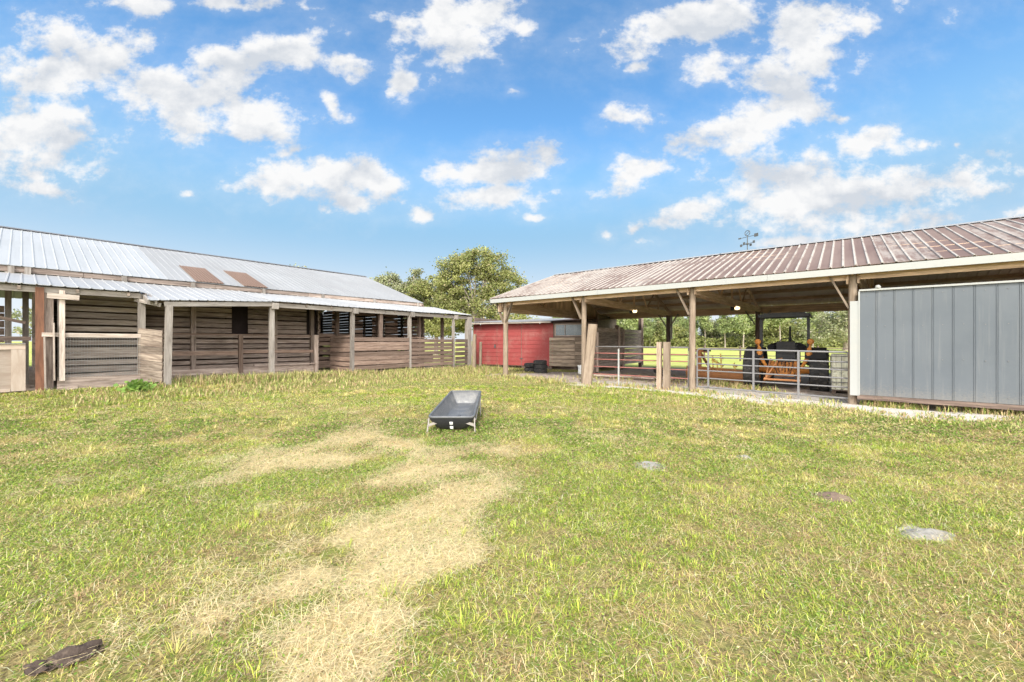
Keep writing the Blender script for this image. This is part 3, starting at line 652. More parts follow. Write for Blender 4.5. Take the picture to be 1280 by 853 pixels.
# ================================================================== POLE BARN (right)
FS, BS, RS = 12.56, 21.5, 17.0            # front posts, back posts, ridge (along s)
FP = [-10.55+3.62*i for i in range(7)]; BP = [-10.9+4.05*i for i in range(6)]
FEZ, PRZ, BEZ = 3.24, 4.83, 3.12          # roof surface at front eave, ridge, back eave
D0, D1 = -11.1, 11.6
def build_pole_barn():
    t = thing('pole_barn', 'open pole barn with faded red-brown ribbed metal roof and a grey metal side wall', 'barn', (.3, 12.56, 0), BF)
    ub = MB(); b = MB(); b.roof((D0, FS-.36, FEZ), (D1, FS-.36, FEZ), (D0+.1, RS, PRZ), (D1, RS, PRZ), pitch=.2286, rh=.024, rw=.05, nv=12, wav=.006, under=ub); rf = b.build('roof', M['roof_brown'], t); ub.build('underside', M['underside'], rf)
    ub = MB(); b = MB(); b.roof((D0+.1, BS+.36, BEZ), (D1, BS+.36, BEZ), (D0+.1, RS, PRZ), (D1, RS, PRZ), pitch=.2286, rh=.024, rw=.05, under=ub); rf2 = b.build('rear_roof', M['roof_brown'], t); ub.build('underside', M['underside'], rf2)
    b = MB(); n = 9
    for i in range(n):
        a0 = D0+.1+i*(D1-D0-.1)/n; a1 = D0+.1+(i+1)*(D1-D0-.1)/n+.05
        b.face([(a0, RS-.18, PRZ-.02), (a1, RS-.18, PRZ-.02), (a1, RS, PRZ+.055), (a0, RS, PRZ+.055)]); b.face([(a0, RS, PRZ+.055), (a1, RS, PRZ+.055), (a1, RS+.18, PRZ-.02), (a0, RS+.18, PRZ-.02)])
    b.build('ridge_cap', M['roof_grey'], t)
    b = MB(); a = D0+.02
    while a < D1: e = min(a+4.85, D1); b.beam((a, FS-.34, FEZ-.10), (e-.006, FS-.34, FEZ-.10), .03, .155); a = e
    meta(b.build('fascia', M['white'], t), label='white front eave board')
    b = MB(); b.beam((D0-.01, FS-.34, FEZ-.08), (D0+.08, RS, PRZ-.09), .03, .16); b.beam((D0+.08, BS+.34, BEZ-.08), (D0+.08, RS, PRZ-.09), .03, .16); b.build('rake_board', M['white'], t)
    b = MB(); b.beam((D0+.1, BS+.3, BEZ-.13), (D1, BS+.3, BEZ-.13), .04, .17); b.beam((D0+.1, BS+.1, BEZ-.19), (D1, BS+.1, BEZ-.19), .05, .34); b.build('rear_beam', M['truss'], t)
    b = MB(); b.beam((D0+.2, FS-.02, FEZ-.20), (D1, FS-.02, FEZ-.20), .05, .16); b.beam((D0+.2, FS-.2, FEZ-.09), (D1, FS-.2, FEZ-.09), .03, .05); b.build('front_beam', M['truss'], t)
    def zr(s): return FEZ+(PRZ-FEZ)*(s-FS+.36)/(RS-FS+.36) if s <= RS else BEZ+(PRZ-BEZ)*(BS+.36-s)/(BS+.36-RS)
    b = MB()
    for s in (13.1, 13.85, 14.6, 15.35, 16.1, 16.8, 17.25, 18.0, 18.75, 19.5, 20.25, 21.0): b.beam((D0+.15, s, zr(s)-.075), (D1-.1, s, zr(s)-.075), .045, .135, (0, .35, 1))
    b.build('purlins', M['truss'], t)
    # trusses on each pair of posts
    for i in range(6):
        f, k = FP[i], BP[i] if i < len(BP) else FP[i]
        at = lambda s: f+(k-f)*(s-FS)/(BS-FS)
        b = MB()
        for off in (-.10, .10): b.beam((f+off, FS-.1, 2.98), (k+off, BS+.1, 2.93), .04, .22)
        b.beam((f, FS-.2, zr(FS-.2)-.16), (at(RS), RS, PRZ-.16), .045, .16); b.beam((k, BS+.2, zr(BS+.2)-.16), (at(RS), RS, PRZ-.16), .045, .16)
        for s0, s1 in ((14.0, 14.0), (15.5, 14.6), (15.5, 16.9), (17.0, 17.0), (18.5, 17.2), (18.5, 19.4), (20.0, 20.0)): b.beam((at(s0), s0, 3.05), (at(s1), s1, zr(s1)-.2), .04, .09, (0, 1, 0))
        b.build('truss', M['truss'], t)
    for i, f in enumerate(FP):
        b = MB(); w = .17 if i else .2; b.tube([(f, FS, -.2), (f, FS, 1.4), (f+.01, FS, zr(FS)-.12)], [w/2*1.12, w/2*1.05, w/2], 10)
        p = b.build('post', M['post_tan'], t, smooth=True)
        b = MB()
        sides = (-1, 1) if i == 0 else (-1,)
        for sg in sides: b.beam((f+sg*.07, FS-.06, 2.28), (f+sg*.42, FS-.08, 3.06), .04, .13, (0, 1, 0))
        b.build('knee_brace', M['post_tan'], t)
    for i, k in enumerate(BP):
        b = MB(); b.beam((k, BS, -.2), (k, BS, BEZ-.2), .18, .16, (0, 1, 0)); b.build('post', M['slat_dark'], t)
        b = MB(); b.beam((k+.17, BS-.02, .3 if i != 1 else 1.6), (k+.17, BS-.02, BEZ-.3), .07, .07, (0, 1, 0))
        for sg in (-1, 1): b.beam((k+sg*.1, BS-.03, 2.25), (k+sg*.5, BS-.03, 2.9), .04, .12, (0, 1, 0))
        b.build('knee_brace', M['post_pale'], t)
    # boarded gable at the far end
    b = MB(); s = FS-.1
    while s < BS:
        e = min(s+.28, BS); b.box(FP[0]-.19, FP[0]-.165, s, e-.006, 2.86, min(zr(s), zr(e))-.17); s = e
    b.beam((FP[0]-.21, FS-.2, 2.82), (FP[0]-.21, BS+.2, 2.78), .04, .24); b.build('gable_boards', M['truss'], t)
    # grey ribbed metal wall hung on the front posts
    W0 = .44; ws = FS-.16; b = MB(); ps = []
    x = W0
    prof = []
    while x < D1:
        prof += [(x, 0), (x+.268, 0), (x+.273, .010), (x+.281, .010), (x+.287, -.006), (x+.294, -.006)] ; x += .3
    rows = []
    for z in (.24, 1.0, 1.9, 2.655): rows.append([(px_, ws-o+.004*math.sin(px_*2.1+z*3), z) for px_, o in prof])
    b.grid(rows, [[(p[0], p[2]) for p in r] for r in rows], 1.0); rows2 = [[(p[0], p[1]+.03, p[2]) for p in r] for r in rows]; b.grid(rows2, None, 1.0, True)
    sb = MB()
    for z in (.36, 1.1, 1.85, 2.55):
        x = W0+.13
        while x < D1-.1: sb.obox((x, ws-.004, z+.01*math.sin(x*7)), ((1, 0, 0), (0, 1, 0), (0, 0, 1)), (.007, .006, .007), 1); x += .3
    w = b.build('wall', M['grey_steel'], t); sb.build('screws', M['galv'], w)
    w['label'] = 'wall'; meta(w, label='blue-grey ribbed metal wall')
    b = MB(); b.beam((W0-.02, ws-.015, 2.685), (D1, ws-.015, 2.665), .06, .04); b.box(W0-.03, W0-.002, ws-.04, ws+.03, .24, 2.66); b.build('wall_trim', M['white'], w)
    b = MB(); b.beam((W0-.05, ws+.0, .185), (D1, ws+.0, .175), .05, .10); b.build('bottom_rail', M['slat_dark'], w)
    b = MB(); b.box(.26, .43, ws-.03, ws+.02, .22, 2.44); meta(b.build('door_jamb', M['white'], t), label='white board at the wall edge')
    b = MB(); b.lathe((.75, ws-.01, 2.71), [(0, 0), (.05, 0), (.055, .03), (.035, .07), (0, .08)], n=12); b.build('wall_knob', M['white'], w)
    # enclosed end behind the grey wall
    b = MB(); z = .1
    while z < 3.0: b.box(3.9, 3.93, FS+.1, BS-.1, z, z+.19); z += .2
    z = .1
    while z < 2.9: b.box(3.9, D1, BS-.1, BS-.07, z, z+.19); z += .2
    b.build('inner_wall', M['slat_dark'], t)
build_pole_barn()

# ---- things on and in the pole barn
def lamp(d, s, label):
    t = thing('barn_lamp', label, 'lamp', (d, s, 2.80), BF, 'lit lamps under the pole barn trusses')
    b = MB(); b.box(d-.16, d-.02, s-.06, s+.06, 2.72, 2.90); b.tube([(d-.09, s, 2.9), (d-.09, s, 3.05)], .015, 6); b.build('housing', M['black'], t)
    b = MB(); b.lathe((d+.07, s-.02, 2.74), [(0, 0), (.07, .01), (.095, .05), (.09, .12), (.05, .15), (0, .15)], n=14); b.build('lens', M['lamp'], t, smooth=True)
    return t
lamp(-6.92, 17.0, 'small lit yellow lamp on the second truss from the far gable, nearer the red shed')
lamp(-3.12, 18.0, 'small lit white lamp on the truss nearer the tractor canopy')
def weathervane():
    d, s = -2.55, RS; z0 = PRZ+.02
    t = thing('weather_vane', 'small dark iron weather vane standing on the pole barn ridge', 'weather vane', (d, s, z0), BF)
    b = MB(); b.tube([(d, s, z0), (d, s, z0+.58)], .016, 6); b.lathe((d, s, z0+.26), [(0, -.05), (.035, -.03), (.045, 0), (.035, .03), (0, .05)], n=10); b.build('rod', M['iron'], t)
    b = MB()
    b.tube([(d-.22, s+.1, z0+.24), (d+.22, s-.1, z0+.28)], .009, 5); b.tube([(d-.08, s-.18, z0+.25), (d+.08, s+.18, z0+.25)], .009, 5)
    for p in ((d-.22, s+.1, z0+.24), (d+.22, s-.1, z0+.29), (d-.08, s-.18, z0+.25), (d+.08, s+.18, z0+.25)): b.obox(p, ((.9, -.4, 0), (.4, .9, 0), (0, 0, 1)), (.04, .008, .045))
    b.build('direction_arms', M['iron'], t)
    b = MB(); b.tube([(d-.28, s+.12, z0+.52), (d+.3, s-.13, z0+.52)], .01, 5); b.obox((d+.30, s-.13, z0+.52), ((.92, -.4, 0), (.4, .92, 0), (0, 0, 1)), (.07, .008, .06)); b.obox((d-.27, s+.12, z0+.52), ((.92, -.4, 0), (.4, .92, 0), (0, 0, 1)), (.05, .008, .025))
    b.build('arrow', M['iron'], t)
    b = MB(); pts = [(d+.095*math.cos(a)*.92, s-.095*math.cos(a)*.4, z0+.66+.095*math.sin(a)) for a in [i*math.pi/10 for i in range(21)]]; b.tube(pts, .012, 5, cap=False)
    b.tube([(d-.07, s+.03, z0+.60), (d+.07, s-.03, z0+.72)], .01, 5); b.build('emblem_ring', M['iron'], t)
weathervane()

def pipe_gate():
    x0, x1, s = FP[2]+.14, FP[3]-.06, FS-.02
    t = thing('farm_gate', 'six rail galvanised tube gate closing the bay before the tractor', 'gate', (x0, s, 0), BF)
    zs = (.16, .42, .64, .84, 1.03, 1.27)
    b = MB(); sag = -.04
    r = .021
    b.tube([(x0, s, zs[0]), (x0, s, zs[-1]-.05), (x0+.05, s, zs[-1]), (x1-.05, s, zs[-1]+sag), (x1, s, zs[-1]-.05+sag), (x1, s, zs[0]+sag), (x0, s, zs[0])], r*1.15, 8)
    meta(b.build('outer_frame', M['galv'], t, smooth=True))
    for z in zs[1:-1]:
        b = MB(); b.tube([(x0, s, z), (x1, s, z+sag)], r*.9, 8); b.build('rail', M['galv'], t, smooth=True)
    for f in (.09, .42, .71):
        b = MB(); x = x0+(x1-x0)*f; b.beam((x, s-.028, zs[0]-(.12 if f > .5 else 0)), (x, s-.028, zs[-1]+sag*f), .05, .012, (0, 1, 0)); b.build('stay', M['galv'], t)
    for z in (.4, 1.0): b = MB(); b.tube([(x0-.13, s, z), (x0+.01, s, z)], .014, 6); b.build('hinge', M['iron'], t)
pipe_gate()

def corral():
    x0, x1, s = FP[1]+.15, FP[2]-.12, FS+.02
    t = thing('corral_panel', 'pipe panel with silver top rail and rusty red lower rails between two posts', 'corral panel', (x0, s, 0), BF)
    b = MB(); b.tube([(x0, s, .05), (x0, s, 1.27), (x0+.06, s, 1.31), (x1, s, 1.31), (x1, s, .1)], .018, 8); b.build('top_rail', M['galv'], t, smooth=True)
    for z in (.36, .62, .87, 1.08):
        b = MB(); b.tube([(x0, s, z), (x1, s, z+.01)], .017, 8); b.build('rail', M['redpipe'], t, smooth=True)
    b = MB(); b.beam((x0+1.16, s-.03, .02), (x0+1.16, s-.03, 1.24), .05, .025, (0, 1, 0)); meta(b.build('stay', M['white'], t), label='white painted upright')
corral()
def short_post(x, s, h, w, m, label, name='wooden_post', lean_=(0, 0), cat='post', group=None, th=None):
    b = MB(); b.beam((x, s, -.1), (x+lean_[0], s+lean_[1], h), w, th or w, (0, 1, 0)); return solo(b, name, M[m], label, cat, (x, s, 0), BF, group)
short_post(-4.24, FS-.12, 1.47, .13, 'mossy', 'greenish short wooden post, left of the pair beside the pipe gate', group='pair of short posts at the gate')
short_post(-4.02, FS-.10, 1.47, .17, 'post_tan', 'thicker tan short wooden post, right of the pair beside the pipe gate', group='pair of short posts at the gate')
short_post(-6.66, FS-.28, 2.08, .30, 'post_tan', 'wide weathered plank leaning upright against the barn post', 'leaning_plank', (.20, .06), 'plank', th=.09)
def plank_fence():
    d, s0, s1 = -8.35, 16.2, 22.6
    t = thing('plank_fence', 'tall weathered horizontal plank fence behind the red pipe panel', 'fence', (d, s0, 0), BF)
    b = MB(); z = .28
    while z < 2.1: b.beam((d, s0, z+.1), (d-.35, s1, z+.1), .025, .19); z += .205
    b.build('planks', M['slat'], t)
    for s, h in ((16.25, 2.0), (18.9, 2.3), (19.5, 2.2), (22.5, 2.95)):
        b = MB(); b.beam((d-.07-.055*(s-16.2), s, -.1), (d-.07-.055*(s-16.2), s, h), .16, .12, (0, 1, 0)); b.build('post', M['slat_dark'], t)
        b = MB(); b.beam((d+.05-.055*(s-16.2), s+.02, .1), (d+.05-.055*(s-16.2), s+.02, h-.1), .12, .04, (0, 1, 0)); b.build('batten', M['slat'], t)
plank_fence()

def tank():
    d0, d1, s0, s1, H = -.1, 1.0, 14.4, 15.5, 1.12
    t = thing('water_tank', 'cream ribbed plastic liquid tote tank between tractor tyre and grey wall', 'tank', (.45, 14.95, 0), BF)
    b = MB(); n = 26; prof = []
    for i in range(n+1):
        u = i/n; prof.append((u, .025 if (i % 4) in (1, 2) else 0))
    def side(P, Q, nrm):
        P, Q, nrm = Vector(P), Vector(Q), Vector(nrm); rows = []
        for z, k in ((.14, 0), (.2, 1), (.55, 1), (.6, .2), (.66, 1), (H-.06, 1), (H, 0)): rows.append([P.lerp(Q, u)+nrm*(o*k)+Vector((0, 0, z)) for u, o in prof])
        b.grid(rows)
    side((d0, s0, 0), (d1, s0, 0), (0, -1, 0)); side((d1, s0, 0), (d1, s1, 0), (1, 0, 0)); side((d1, s1, 0), (d0, s1, 0), (0, 1, 0)); side((d0, s1, 0), (d0, s0, 0), (-1, 0, 0))
    b.face([(d0, s0, H), (d1, s0, H), (d1, s1, H), (d0, s1, H)]); b.face([(d0, s1, .14), (d1, s1, .14), (d1, s0, .14), (d0, s0, .14)]); b.build('tank_body', M['cream'], t)
    b = MB(); b.lathe((.45, 14.95, H), [(0, .05), (.1, .05), (.11, 0)], n=16); b.build('lid', M['black'], t)
    b = MB()
    for x in (d0+.05, .45, d1-.05): b.box(x-.05, x+.05, s0+.02, s1-.02, .02, .1)
    b.box(d0, d1, s0+.01, s0+.1, .1, .138); b.box(d0, d1, s1-.1, s1-.01, .1, .138); b.build('pallet', M['slat_dark'], t)
    b = MB()
    for z in (.35, .75, 1.08): b.beam((d0-.02, s0-.045, z), (d1+.02, s0-.045, z), .012, .02); b.beam((d0-.045, s0-.03, z), (d0-.045, s1+.03, z), .012, .02)
    for i in range(6): x = d0+i*(d1-d0)/5; b.beam((x, s0-.04, .1), (x, s0-.04, 1.1), .012, .012, (0, 1, 0))
    b.build('cage', M['galv'], t)
tank()

# ---- tractor, seen from behind, parked facing away
def tyre_wheel(t, x, y, r, w, rim_m, lugs=20):
    """x: lateral centre, y: along; axle along x"""
    b = MB(); n = 36
    prof = [(r*.56, -w*.42), (r*.72, -w*.5), (r*.9, -w*.5), (r*.965, -w*.42), (r*.965, w*.42), (r*.9, w*.5), (r*.72, w*.5), (r*.56, w*.42), (r*.56, -w*.42)]
    b.lathe((x, y, r), prof, (1, 0, 0), n)
    for i in range(lugs):
        for sg in (-1, 1):
            a0 = 2*math.pi*(i+(.5 if sg > 0 else 0))/lugs; a1 = a0+sg*0+.22
            c0 = Vector((x+sg*w*.02, y+r*.985*math.cos(a0), r+r*.985*math.sin(a0))); c1 = Vector((x+sg*w*.47, y+r*.96*math.cos(a1), r+r*.96*math.sin(a1)))
            mid = (c0+c1)/2-Vector((x, y, r)); mid.x = 0; b.beam(c0, c1, .045, r*.085, mid.normalized(), tint=1)
    wheel = b.build('wheel', M['tyre'], t, smooth=False)
    b = MB(); b.lathe((x, y, r), [(0, -w*.12), (r*.2, -w*.14), (r*.34, -w*.05), (r*.5, -w*.36), (r*.565, -w*.4), (r*.565, w*.4), (r*.5, w*.36), (r*.34, w*.05), (r*.2, w*.1), (0, w*.08)], (1, 0, 0), 24)
    b.build('rim', rim_m, wheel, smooth=False)
def tractor():
    c, s = -1.23, 15.0; g = 0.0
    t = thing('tractor', 'orange and black tractor with roll bar canopy parked behind the tube gate, rear towards viewer', 'tractor', (c, s, 0), BF)
    X = lambda x: c+x
    for sg in (-1, 1):
        tyre_wheel(t, X(sg*.85), s, .62, .44, M['orange']); tyre_wheel(t, X(sg*.66), s+2.05, .40, .27, M['orange'], 16)
    # transmission, axle, chassis
    b = MB(); b.tube([(X(-.72), s, .62), (X(-.4), s, .62), (X(-.3), s, .62), (X(.3), s, .62), (X(.4), s, .62), (X(.72), s, .62)], [.1, .12, .2, .2, .12, .1], 14)
    b.box(X(-.24), X(.24), s-.30, s+.5, .42, .86); b.tube([(X(0), s-.30, .58), (X(0), s-.42, .58)], .13, 12); b.tube([(X(0), s-.42, .58), (X(0), s-.55, .58)], .03, 8)
    b.tube([(X(-.13), s-.30, .74), (X(-.13), s-.40, .74)], .09, 12); b.tube([(X(.16), s-.30, .72), (X(.16), s-.38, .72)], .08, 12)
    b.box(X(-.36), X(-.25), s-.26, s-.1, .66, .88); b.box(X(.25), X(.36), s-.26, s-.1, .66, .88); b.build('rear_axle', M['orange'], t)
    b = MB(); b.box(X(-.17), X(.17), s+.5, s+2.3, .45, .72); b.tube([(X(-.62), s+2.05, .42), (X(.62), s+2.05, .42)], .06, 10); b.build('chassis', M['black'], t)
    b = MB()   # bonnet with a rounded top
    rows = []
    for y, h, w in ((s+.95, 1.30, .30), (s+1.1, 1.33, .31), (s+1.9, 1.24, .29), (s+2.5, 1.14, .26), (s+2.58, 1.02, .22)):
        rows.append([(X(-w), y, .72), (X(-w), y, h-.12), (X(-w*.75), y, h-.02), (X(0), y, h), (X(w*.75), y, h-.02), (X(w), y, h-.12), (X(w), y, .72)])
    b.grid(rows); b.face([rows[0][i] for i in range(7)]); b.face([rows[-1][i] for i in reversed(range(7))]); b.build('bonnet', M['black'], t)
    b = MB(); b.tube([(X(.02), s+1.5, 1.25), (X(.02), s+1.5, 1.62), (X(.02), s+1.5, 1.64), (X(.02), s+1.5, 2.0)], [.05, .05, .03, .03], 10); b.build('exhaust', M['black'], t)
    b = MB(); b.tube([(X(-.42), s+.45, 1.28), (X(-.3), s+.75, 1.34), (X(.3), s+.75, 1.34), (X(.42), s+.45, 1.28)], .12, 10); b.box(X(-.3), X(.3), s+.55, s+.95, .86, 1.38); b.build('dashboard', M['black'], t)
    b = MB(); pts = [(X(.2*math.cos(a)), s+.42+.1*math.sin(a), 1.42+.17*math.sin(a)) for a in [i*math.pi/10 for i in range(21)]]; b.tube(pts, .016, 6, cap=False); b.tube([(X(0), s+.6, 1.25), (X(0), s+.42, 1.42)], .02, 6); b.build('steering_wheel', M['black'], t)
    b = MB(); b.obox((X(.04), s+.02, 1.02), ((1, 0, 0), (0, 1, 0), (0, 0, 1)), (.24, .23, .06)); b.obox((X(.04), s-.2, 1.26), ((1, 0, 0), (0, .97, .2), (0, -.2, .97)), (.23, .045, .23)); b.obox((X(.04), s-.17, .92), ((1, 0, 0), (0, 1, 0), (0, 0, 1)), (.14, .1, .06)); b.build('seat', M['black'], t)
    for sg in (-1, 1):
        b = MB(); rows = []
        for i in range(9):
            a = R(10+i*17); rows.append([(X(sg*xx), s+.69*math.cos(a)*1.0, .62+.69*math.sin(a)) for xx in (.52, 1.02)])
        b.grid(rows); b.grid([[(p[0], p[1], p[2]-.02) for p in r] for r in rows], None, 1, True); b.build('fender', M['black'], t)
        b = MB(); b.beam((X(sg*.60), s-.28, .82), (X(sg*.60), s-.28, 2.24), .07, .1, (0, 1, 0)); b.beam((X(sg*.60), s-.28, .85), (X(sg*.4), s-.1, .80), .08, .08); b.build('roll_bar', M['black'], t)
        b = MB(); pts = [(X(sg*.44), s-.42, .70), (X(sg*.56), s-.46, .95), (X(sg*.62), s-.44, 1.12), (X(sg*.63), s-.42, 1.30)]; b.tube(pts, [.04, .055, .085, .05], 8); b.tube([(X(sg*.63), s-.42, 1.30), (X(sg*.66), s-.42, 1.40)], .03, 8)
        arm = b.build('lift_arm', M['orange'], t)
        b = MB(); b.lathe((X(sg*.66), s-.46, 1.48), [(0, 0), (.08, .0), (.085, .03), (.05, .06), (0, .065)], (0, -1, 0), 14); b.lathe((X(sg*.66), s-.46, 1.48), [(0, -.05), (.06, -.04), (.08, 0)], (0, -1, 0), 14); b.build('marker_lamp', M['orange'], arm)
        b = MB(); b.beam((X(sg*.3), s-.25, .5), (X(sg*.42), s-.95, .36), .05, .09); b.beam((X(sg*.42), s-.7, .42), (X(sg*.34), s-.3, .95), .035, .05); b.build('hitch_arm', M['orange_rust'], t)
    b = MB(); b.tube([(X(0), s-.3, .85), (X(-.05), s-.8, .66)], .03, 8); b.tube([(X(-.45), s-.97, .36), (X(.45), s-.97, .36)], .03, 8); b.tube([(X(-.42), s-.95, .36), (X(-.12), s-.6, .95), (X(-.02), s-.55, .98)], .02, 8); b.build('top_link', M['orange_rust'], t)
    b = MB()
    for k in range(6):
        x0 = -.2+.08*k; b.tube([(X(x0), s-.32, .88), (X(x0*1.2), s-.48, .75+.05*(k % 3)), (X(x0*.8), s-.40, .5)], .012, 5)
    b.build('hoses', M['black'], t)
    # canopy
    b = MB(); z = 2.24; b.obox((X(0), s+.1, z+.05), ((1, 0, 0), (0, 1, 0), (0, 0, 1)), (.64, .66, .035)); b.obox((X(0), s+.1, z+.10), ((1, 0, 0), (0, 1, 0), (0, 0, 1)), (.52, .54, .02)); b.box(X(-.66), X(.66), s-.57, s-.53, z-.02, z+.06); b.box(X(-.66), X(-.62), s-.57, s+.76, z-.02, z+.04); b.box(X(.62), X(.66), s-.57, s+.76, z-.02, z+.04)
    b.beam((X(-.6), s-.28, z-.01), (X(.6), s-.28, z-.01), .09, .07); b.build('canopy', M['black'], t)
tractor()

def blade():
    t = thing('box_blade', 'rusty orange tractor scraper blade with upright hitch mast lying behind the gate', 'scraper blade', (-3.3, 15.9, 0), BF)
    e = Vector((-4.55, 16.6, .0)); q = Vector((-2.15, 15.1, .0)); a = (q-e).normalized(); n = Vector((a.y, -a.x, 0))
    b = MB(); rows = []
    for k in range(7):
        u = k/6; off = n*(.10*math.sin(u*math.pi)); rows.append([p+off+Vector((0, 0, .08+.40*u)) for p in (e, (e+q)/2, q)])
    b.grid(rows); b.grid([[Vector(p)-n*.02 for p in r] for r in rows], None, 1, True); b.beam(e+Vector((0, 0, .5)), q+Vector((0, 0, .5)), .09, .06); b.beam(e-n*.08+Vector((0, 0, .34)), q-n*.08+Vector((0, 0, .34)), .1, .1)
    b.build('blade', M['orange_rust'], t)
    for p in (e, q):
        b = MB(); b.obox(p-n*.28+Vector((0, 0, .3)), (a, n, (0, 0, 1)), (.015, .32, .22)); b.build('end_plate', M['orange_rust'], t)
    m0 = e.lerp(q, .22)
    b = MB(); b.beam(m0+Vector((0, 0, .4)), m0+Vector((0, 0, 1.15)), .12, .1, (0, 1, 0)); b.beam(m0-n*.5+Vector((0, 0, .45)), m0+Vector((0, 0, 1.1)), .07, .07); b.beam(m0-a*.4+Vector((0, 0, 1.15)), m0+a*.35+Vector((0, 0, 1.12)), .09, .11); b.beam(m0-a*.38+Vector((0, 0, 1.1)), m0+Vector((0, 0, .75)), .05, .06); b.build('mast', M['orange_rust'], t)
    b = MB()
    for x, h, o in ((-.4, .08, 0), (.36, .1, 0)): b.obox(m0+a*x+Vector((0, 0, 1.17)), (a, n, (0, 0, 1)), (.12, .06, .06))
    b.build('hitch_head', M['black'], t)
    b = MB()
    for f, h in ((.45, .95), (.52, .8), (.58, 1.05), (.78, .75)):
        p = e.lerp(q, f); b.beam(p+Vector((0, 0, .45)), p+n*.05+Vector((0, 0, h)), .04, .05, (0, 1, 0)); b.obox(p+Vector((0, 0, h*.85)), (a, n, (0, 0, 1)), (.06, .03, .04))
    b.beam(e.lerp(q, .44)+Vector((0, 0, .8)), e.lerp(q, .6)+Vector((0, 0, .62)), .05, .06); b.build('shank', M['yellow'], t)
blade()
def feed_pan():
    x, s = -5.9, 17.6; b = MB(); b.lathe((x, s, .12), [(0, .02), (.30, .02), (.34, .2), (.36, .2), (.35, .18), (.32, 0), (0, 0)], n=24); solo(b, 'feed_pan', M['tub_dark'], 'low black round rubber pan on the dirt behind the pipe panel', 'feed pan', (x, s, .12), BF)
    for i, (x0, s0, x1, s1, r) in enumerate(((-7.6, 14.6, -4.7, 15.3, .05), (-7.3, 15.2, -5.2, 14.7, .04))):
        b = MB(); b.tube([(x0, s0, r+.06), ((x0+x1)/2, (s0+s1)/2, r+.05), (x1, s1, r+.07)], r, 8)
        solo(b, 'wooden_pole', M['slat'] if i else M['slat_light'], ('longer pale bare pole lying on dirt behind the red pipe panel', 'shorter dark bare pole lying across dirt behind the red pipe panel')[i], 'pole', (x0, s0, r+.06), BF, smooth=True)
feed_pan()
# ================================================================== RED SHED
RFm = Frame((2.16, 21.5, 0), math.radians(-25.3))
def red_shed():
    t = thing('red_shed', 'low shed with red lap siding doors and a dusty window at its right end', 'shed', (-2, 0, 0), RFm)
    b = MB(); z = .14
    while z < 2.42:
        h = min(.235, 2.42-z)
        for x0, x1 in ((-4.9, -3.35), (-3.33, -1.82), (-1.79, -.02)):
            b.face([(x0, -.022, z), (x1, -.022, z), (x1, -.004, z+h), (x0, -.004, z+h)], [(x0, z), (x1, z), (x1, z+h), (x0, z+h)]); b.face([(x0, .0, z), (x1, .0, z), (x1, -.022, z), (x0, -.022, z)])
        z += h
    b.build('siding', M['red'], t)
    b = MB(); b.box(-4.9, .0, .01, .06, .1, 2.5); b.box(-4.9, -4.85, .06, 5, .1, 2.9); b.box(2.45, 2.5, .06, 5, .1, 2.9); b.box(-4.9, 2.5, 4.95, 5, .1, 3.0); b.build('wall', M['slat_dark'], t)
    b = MB(); b.box(-.015, .07, -.03, .03, .12, 2.44); b.box(-4.9, 0, -.03, .0, 2.425, 2.475); b.build('corner_trim', M['red'], t)
    b = MB(); x = -4.8
    while x < 2.4: b.box(x, x+.2, .02, .2, -.1, .14); x += 1.5
    b.box(-4.9, 2.5, .3, .35, -.1, .14); b.build('footing', M['slat_dark'], t)
    b = MB(); b.roof((-5.1, -.38, 2.56), (.06, -.38, 2.56), (-5.1, 5.2, 3.0), (.06, 5.2, 3.0), pitch=.2, rh=.02, wav=.014); b.build('roof', M['roof_grey'], t)
    b = MB(); b.roof((.08, -.25, 2.56), (2.75, -.25, 2.56), (.08, 5.2, 2.98), (2.75, 5.2, 2.98), pitch=.2, rh=.02); meta(b.build('roof', M['roof_rust'], t), label='duller rusty end of the shed roof')
    b = MB(); b.box(-5.05, .05, -.36, -.33, 2.475, 2.545); b.build('eave_board', M['slat_light'], t)
    b = MB(); b.box(.07, 2.5, -.01, .04, .12, 1.75); b.box(.07, .16, -.02, .04, 1.75, 2.5); b.box(1.75, 2.5, -.01, .04, 1.75, 2.5); b.box(.16, 1.75, -.01, .04, 2.42, 2.5); b.build('end_wall', M['slat_dark'], t)
    b = MB()
    for x0, x1, z0, z1 in ((.16, 1.75, 1.75, 1.80), (.16, 1.75, 2.37, 2.42), (.16, .21, 1.80, 2.37), (1.70, 1.75, 1.80, 2.37), (.72, .75, 1.80, 2.37)): b.box(x0, x1, -.025, .02, z0, z1)
    w = b.build('window', M['slat'], t); b = MB(); b.box(.21, 1.70, .0, .006, 1.80, 2.37); b.build('pane', M['window'], w)
    b = MB(); z = .16
    while z < 1.66: h = rnd.uniform(.15, .18); b.beam((-.12, -.10, z+h/2), (1.3, -.10, z+h/2+rnd.uniform(-.01, .01)), .025, h, tint=rnd.uniform(.8, 1.2)); b.beam((1.31, -.10, z+h/2), (2.3, -.10, z+h/2), .025, h, tint=rnd.uniform(.6, 1.0)); z += h+rnd.uniform(.015, .035)
    b.build('slat_panel', M['mossy'], t)
    b = MB()
    for x in (-.05, 1.3, 2.2): b.box(x-.05, x+.05, -.075, -.02, -.1, 1.7)
    b.build('panel_post', M['slat_dark'], t)
    b = MB(); b.box(-3.5, -3.42, -.05, -.02, 1.1, 1.3); b.box(-1.9, -1.7, -.04, -.02, .5, .54); b.build('door_hardware', M['iron'], t)
    b = MB(); b.tube([(-.55, -.4, 2.42), (-.55, -.38, 2.48)], .03, 6); b.tube([(-4.2, -.4, 2.42), (-4.2, -.38, 2.5)], .025, 6); b.build('eave_hook', M['white'], t)
red_shed()
